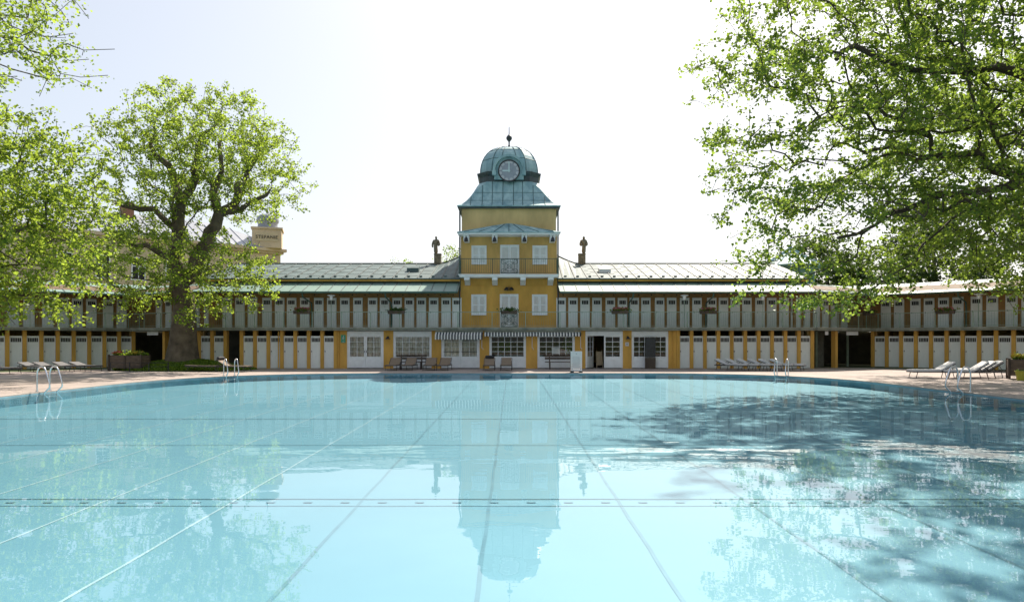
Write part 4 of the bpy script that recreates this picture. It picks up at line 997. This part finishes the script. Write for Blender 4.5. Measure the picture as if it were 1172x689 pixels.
flower_box('flower box on the right corner rail beside the hanging branch', wing_pt(passR, 5.0, -.49), passR.rotation_euler.z, 3.42, M['leaf_box'], 'petal_pink')

# ------------------------------------------------------------------ lamps, signs, awnings, benches
def gallery_lamp(label, pt, z0=2.6):
    t = thing('gallery_lamp', label, 'lamp', (*pt, z0), 0, 'white lamps on the gallery')
    MB().tube([(0, 0, 0), (0, 0, 1.72)], .02, 6).build('post', M['rail'], t, True)
    MB().lathe([(.06, 1.70), (.09, 1.76), (.10, 1.90), (.15, 1.93), (.25, 1.96), (.25, 2.0), (.05, 2.06)], n=16).build('lamp_head', M['white'], t, True)
for u, lb in ((379, 'white lamp on the gallery left of the tower'), (783.3, 'white lamp on the gallery right of the tower'), (873, 'white lamp on the gallery among hanging leaves')): gallery_lamp(lb, (UX(u, 42.75), 42.75))
gallery_lamp('white lamp on the gallery of the right wing', wing_pt(wingR, 6.05, -.22))
for u, lb in ((444.3, 'black wall lamp between the white double doors and the bench window'), (718.3, 'black wall lamp above a small plaque')):
    t = thing('wall_lamp', lb, 'wall lamp', (gx(u), D0 - .004, 1.85), 0, 'black wall lamps on the ground floor')
    MB().tube([(0, 0, .12), (0, -.12, .2), (0, -.22, .16)], .014, 6).build('arm', M['black'], t)
    MB().lathe([(.17, 0), (.16, .03), (.07, .1), (.03, .17)], (0, -.22, .0), 14).build('shade', M['black'], t, True)
    MB().box(-.05, .05, -.02, 0, .05, .19).build('plate', M['black'], t)
t = thing('plaque', 'small white plaque with a grey mark on the yellow pier under a lamp', 'plaque', (gx(717.6), D0 - .006, 1.42))
MB().box(-.11, .11, -.02, 0, 0, .24).build('panel', M['sign_white'], t); MB().lathe([(.05, 0), (.05, .004)], n=12).build('mark', M['print'], t).matrix_local = Matrix.Translation((0, -.021, .12)) @ Matrix.Rotation(R(90), 4, 'X')
t = thing('exit_sign', 'green emergency exit sign with white running figure beside the double doors', 'exit sign', (gx(393), D0 - .006, 1.62))
MB().box(-.14, .14, -.03, 0, 0, .5).build('panel', M['green_sign'], t)
fg = MB(); y0, y1 = -.034, -.031
fg.prism_y([(.0 + .035 * math.cos(R(a)) + .02, .41 + .035 * math.sin(R(a))) for a in range(0, 360, 30)], y0, y1)
for q in ([(-.03, .36), (.03, .37), (.02, .27), (-.035, .27)], [(-.03, .355), (-.09, .32), (-.08, .30), (-.02, .33)], [(.03, .36), (.085, .31), (.07, .295), (.02, .33)], [(-.03, .27), (.0, .27), (-.05, .2), (-.1, .19), (-.1, .21), (-.06, .22)], [(0, .27), (.025, .27), (.06, .2), (.05, .14), (.03, .14), (.035, .2)]): fg.prism_y(q, y0, y1)
fg.prism_y([(-.09, .08), (.03, .08), (.03, .105), (.09, .065), (.03, .025), (.03, .05), (-.09, .05)], y0, y1)
fg.build('pictogram', M['clock_mark'], t)
def awning(label, u0, u1, drop, proj, z1, nstripe):
    t = thing('awning', label, 'awning', (0, D0, 0)); x0, x1 = gx(u0), gx(u1)
    MB().box(x0, x1, -.56, -.45, z1 - .01, z1 + .05).build('cassette', M['concrete'], t)
    for par, nm in ((0, 'light_stripes'), (1, 'dark_stripes')):
        s_ = MB(); w_ = (x1 - x0) / nstripe
        for k in range(nstripe):
            if k % 2 != par: continue
            a, b = x0 + k * w_, x0 + (k + 1) * w_
            y_b = -.50 - proj; y_t = -.46; zt, zm = z1 + .0, z1 - drop * .45; zl = z1 - drop
            sc = .03
            s_.add([(a, y_t, zt), (b, y_t, zt), (b, y_b, zm), (a, y_b, zm), (b, y_b - .006, zl), ((a + b) / 2, y_b - .006, zl - sc), (a, y_b - .006, zl)], [(0, 1, 2, 3), (3, 2, 4, 5, 6)])
            s_.add([(a, y_t, zt - .006), (b, y_t, zt - .006), (b, y_b + .004, zm - .006), (a, y_b + .004, zm - .006), (b, y_b, zl), ((a + b) / 2, y_b, zl - sc), (a, y_b, zl)], [(3, 2, 1, 0), (6, 5, 4, 2, 3)])
        s_.build(nm, M['awn_dark' if par else 'awn_light'], t)
    MB().tube([(x0, -.5 - proj + .03, z1 - drop * .45 - .03), (x1, -.5 - proj + .03, z1 - drop * .45 - .03)], .02, 6).build('front_bar', M['white'], t)
    return t, x1
t, x1 = awning('black and white striped awning hanging deep over the bar handled doors', 499.5, 553, .46, .38, 2.30, 32)
awning('long thin striped awning over the two dark shop windows', 555, 664, .26, .10, 2.30, 64)
for u, lb in ((551.5, 'thin awning crank rod between the two awnings'), (609, 'thin awning crank rod on the pier between the dark windows'), (664.4, 'thin awning crank rod left of the open door')):
    cq = thing('crank_rod', lb, 'crank rod', (gx(u), D0 - .06, 0), 0, 'awning crank rods'); MB().tube([(0, 0, 2.2), (0, 0, 1.3)], .018, 6).build('rod', M['white'], cq); MB().tube([(0, 0, 1.3), (.07, 0, 1.28), (.07, 0, 1.18)], .014, 6).build('handle', M['white'], cq)
def bench(label, u0, u1, d):
    x0, x1 = UX(u0, d), UX(u1, d); t = thing('bench', label, 'bench', ((x0 + x1) / 2, d, 0), 0, 'dark wooden benches'); h = (x1 - x0) / 2
    s_ = MB()
    for k in range(3): s_.box(-h, h, -.42 + k * .145, -.42 + k * .145 + .13, .43, .47)
    s_.build('seat', M['wood'], t)
    b = MB()
    for k in range(2): b.bar((-h, .06 + k * .03, .66 + k * .15), (h, .06 + k * .03, .66 + k * .15), .03, .125)
    b.build('backrest', M['wood'], t)
    for x in (-h + .3, h - .3):
        l = MB(); l.bar((x, -.36, 0), (x, -.36, .43), .07, .07); l.bar((x, .02, 0), (x, .12, .9), .07, .07); l.bar((x, -.4, .40), (x, .05, .40), .07, .05); l.build('leg', M['wood'], t)
bench('dark wooden bench under the large pale window', 453.5, 488, 42.2)
bench('dark wooden bench behind the notice board', 623.5, 659, 42.2)
t = thing('notice_board', 'white free standing notice board on black feet at the pool edge', 'notice board', (UX(659.6, 37.75), 37.75, 0))
MB().box(-.315, .315, -.03, .03, .19, 1.17).build('panel', M['sign_white'], t)
pr_ = MB()
for k in range(9):
    w_ = (.2, .22, .2, .23, .22, .2, .22, .17, .2)[k]; z = .86 - k * .068; pr_.box(-w_, w_, -.034, -.031, z, z + .016)
pr_.lathe([(.03, 0), (.03, .003)], n=10); 
for i in range(len(pr_.v) - 20, len(pr_.v)): a, b, c = pr_.v[i]; pr_.v[i] = (a, -.031 - c, 1.03 + b)
pr_.build('printed_lines', M['print'], t)
MB().box(-.3, .3, -.12, .12, .09, .17).build('base_plate', M['white'], t)
for s_ in (-1, 1): 
    MB().bar((s_ * .24, -.28, .045), (s_ * .24, .28, .045), .16, .085).build('foot', M['black'], t); MB().box(s_ * .24 - .03, s_ * .24 + .03, -.025, .025, .09, .19).build('stem', M['black'], t)
t = thing('menu_board', 'tall dark board leaning in front of the many paned window', 'board', (UX(744.3, 42.75), 42.75, 0))
MB().box(-.32, .32, -.03, .03, .72, 1.95).build('blackboard', M['black'], t); MB().box(-.33, .33, -.04, .04, .0, .70).build('stand', M['wood'], t)
MB().box(-.26, .26, -.045, -.042, .62, .64).build('ledge', M['dim'], t)
t = thing('folded_deckchair', 'folded beige canvas deckchair standing inside the open door', 'deckchair', (UX(686, 44), 44.0, 0), R(8))
for s_ in (-1, 1): MB().bar((s_ * .2, -.1, 0), (s_ * .17, .12, 1.12), .04, .03).build('rail', M['beige_cloth'], t)
MB().slab([(-.16, -.06, .2), (.16, -.06, .2), (.15, .10, 1.05), (-.15, .10, 1.05)], .02).build('canvas', M['beige_cloth'], t)
# boxes on the sill behind the dark window
for u, w_, h_, lb in ((636, .5, .36, 'white box on the counter behind the dark window, the larger'), (650, .36, .26, 'white box on the counter behind the dark window, next to the notice board')):
    t = thing('white_box', lb, 'box', (UX(u, 43.6), 43.6, .92), 0, 'white boxes behind the window'); MB().box(-w_ / 2, w_ / 2, -.15, .15, 0, h_).build('case', M['white'], t); MB().box(-w_ / 2 - .01, w_ / 2 + .01, -.16, .16, h_, h_ + .04).build('lid', M['white'], t)
t = thing('shop_counter', 'dark counter inside the shop window behind the second bench', 'counter', (UX(641, 43.6), 43.6, 0)); MB().box(-1.0, 1.0, -.2, .2, .88, .92).build('counter_top', M['wood'], t); MB().box(-.98, .98, -.15, .18, 0, .88).build('front', M['wood'], t)

for u, lb in ((577, 'added leafy plant imitating a tree reflection in the left dark tower window'), (652, 'added leafy plant imitating a tree reflection in the right dark tower window, above the notice board')):
    t = thing('reflection_plant', lb, 'reflection plant', (UX(u, 43.5), 43.5, 0), 0, 'plants added for reflections in the shop windows')  # plants added to imitate green trees reflected in the glass
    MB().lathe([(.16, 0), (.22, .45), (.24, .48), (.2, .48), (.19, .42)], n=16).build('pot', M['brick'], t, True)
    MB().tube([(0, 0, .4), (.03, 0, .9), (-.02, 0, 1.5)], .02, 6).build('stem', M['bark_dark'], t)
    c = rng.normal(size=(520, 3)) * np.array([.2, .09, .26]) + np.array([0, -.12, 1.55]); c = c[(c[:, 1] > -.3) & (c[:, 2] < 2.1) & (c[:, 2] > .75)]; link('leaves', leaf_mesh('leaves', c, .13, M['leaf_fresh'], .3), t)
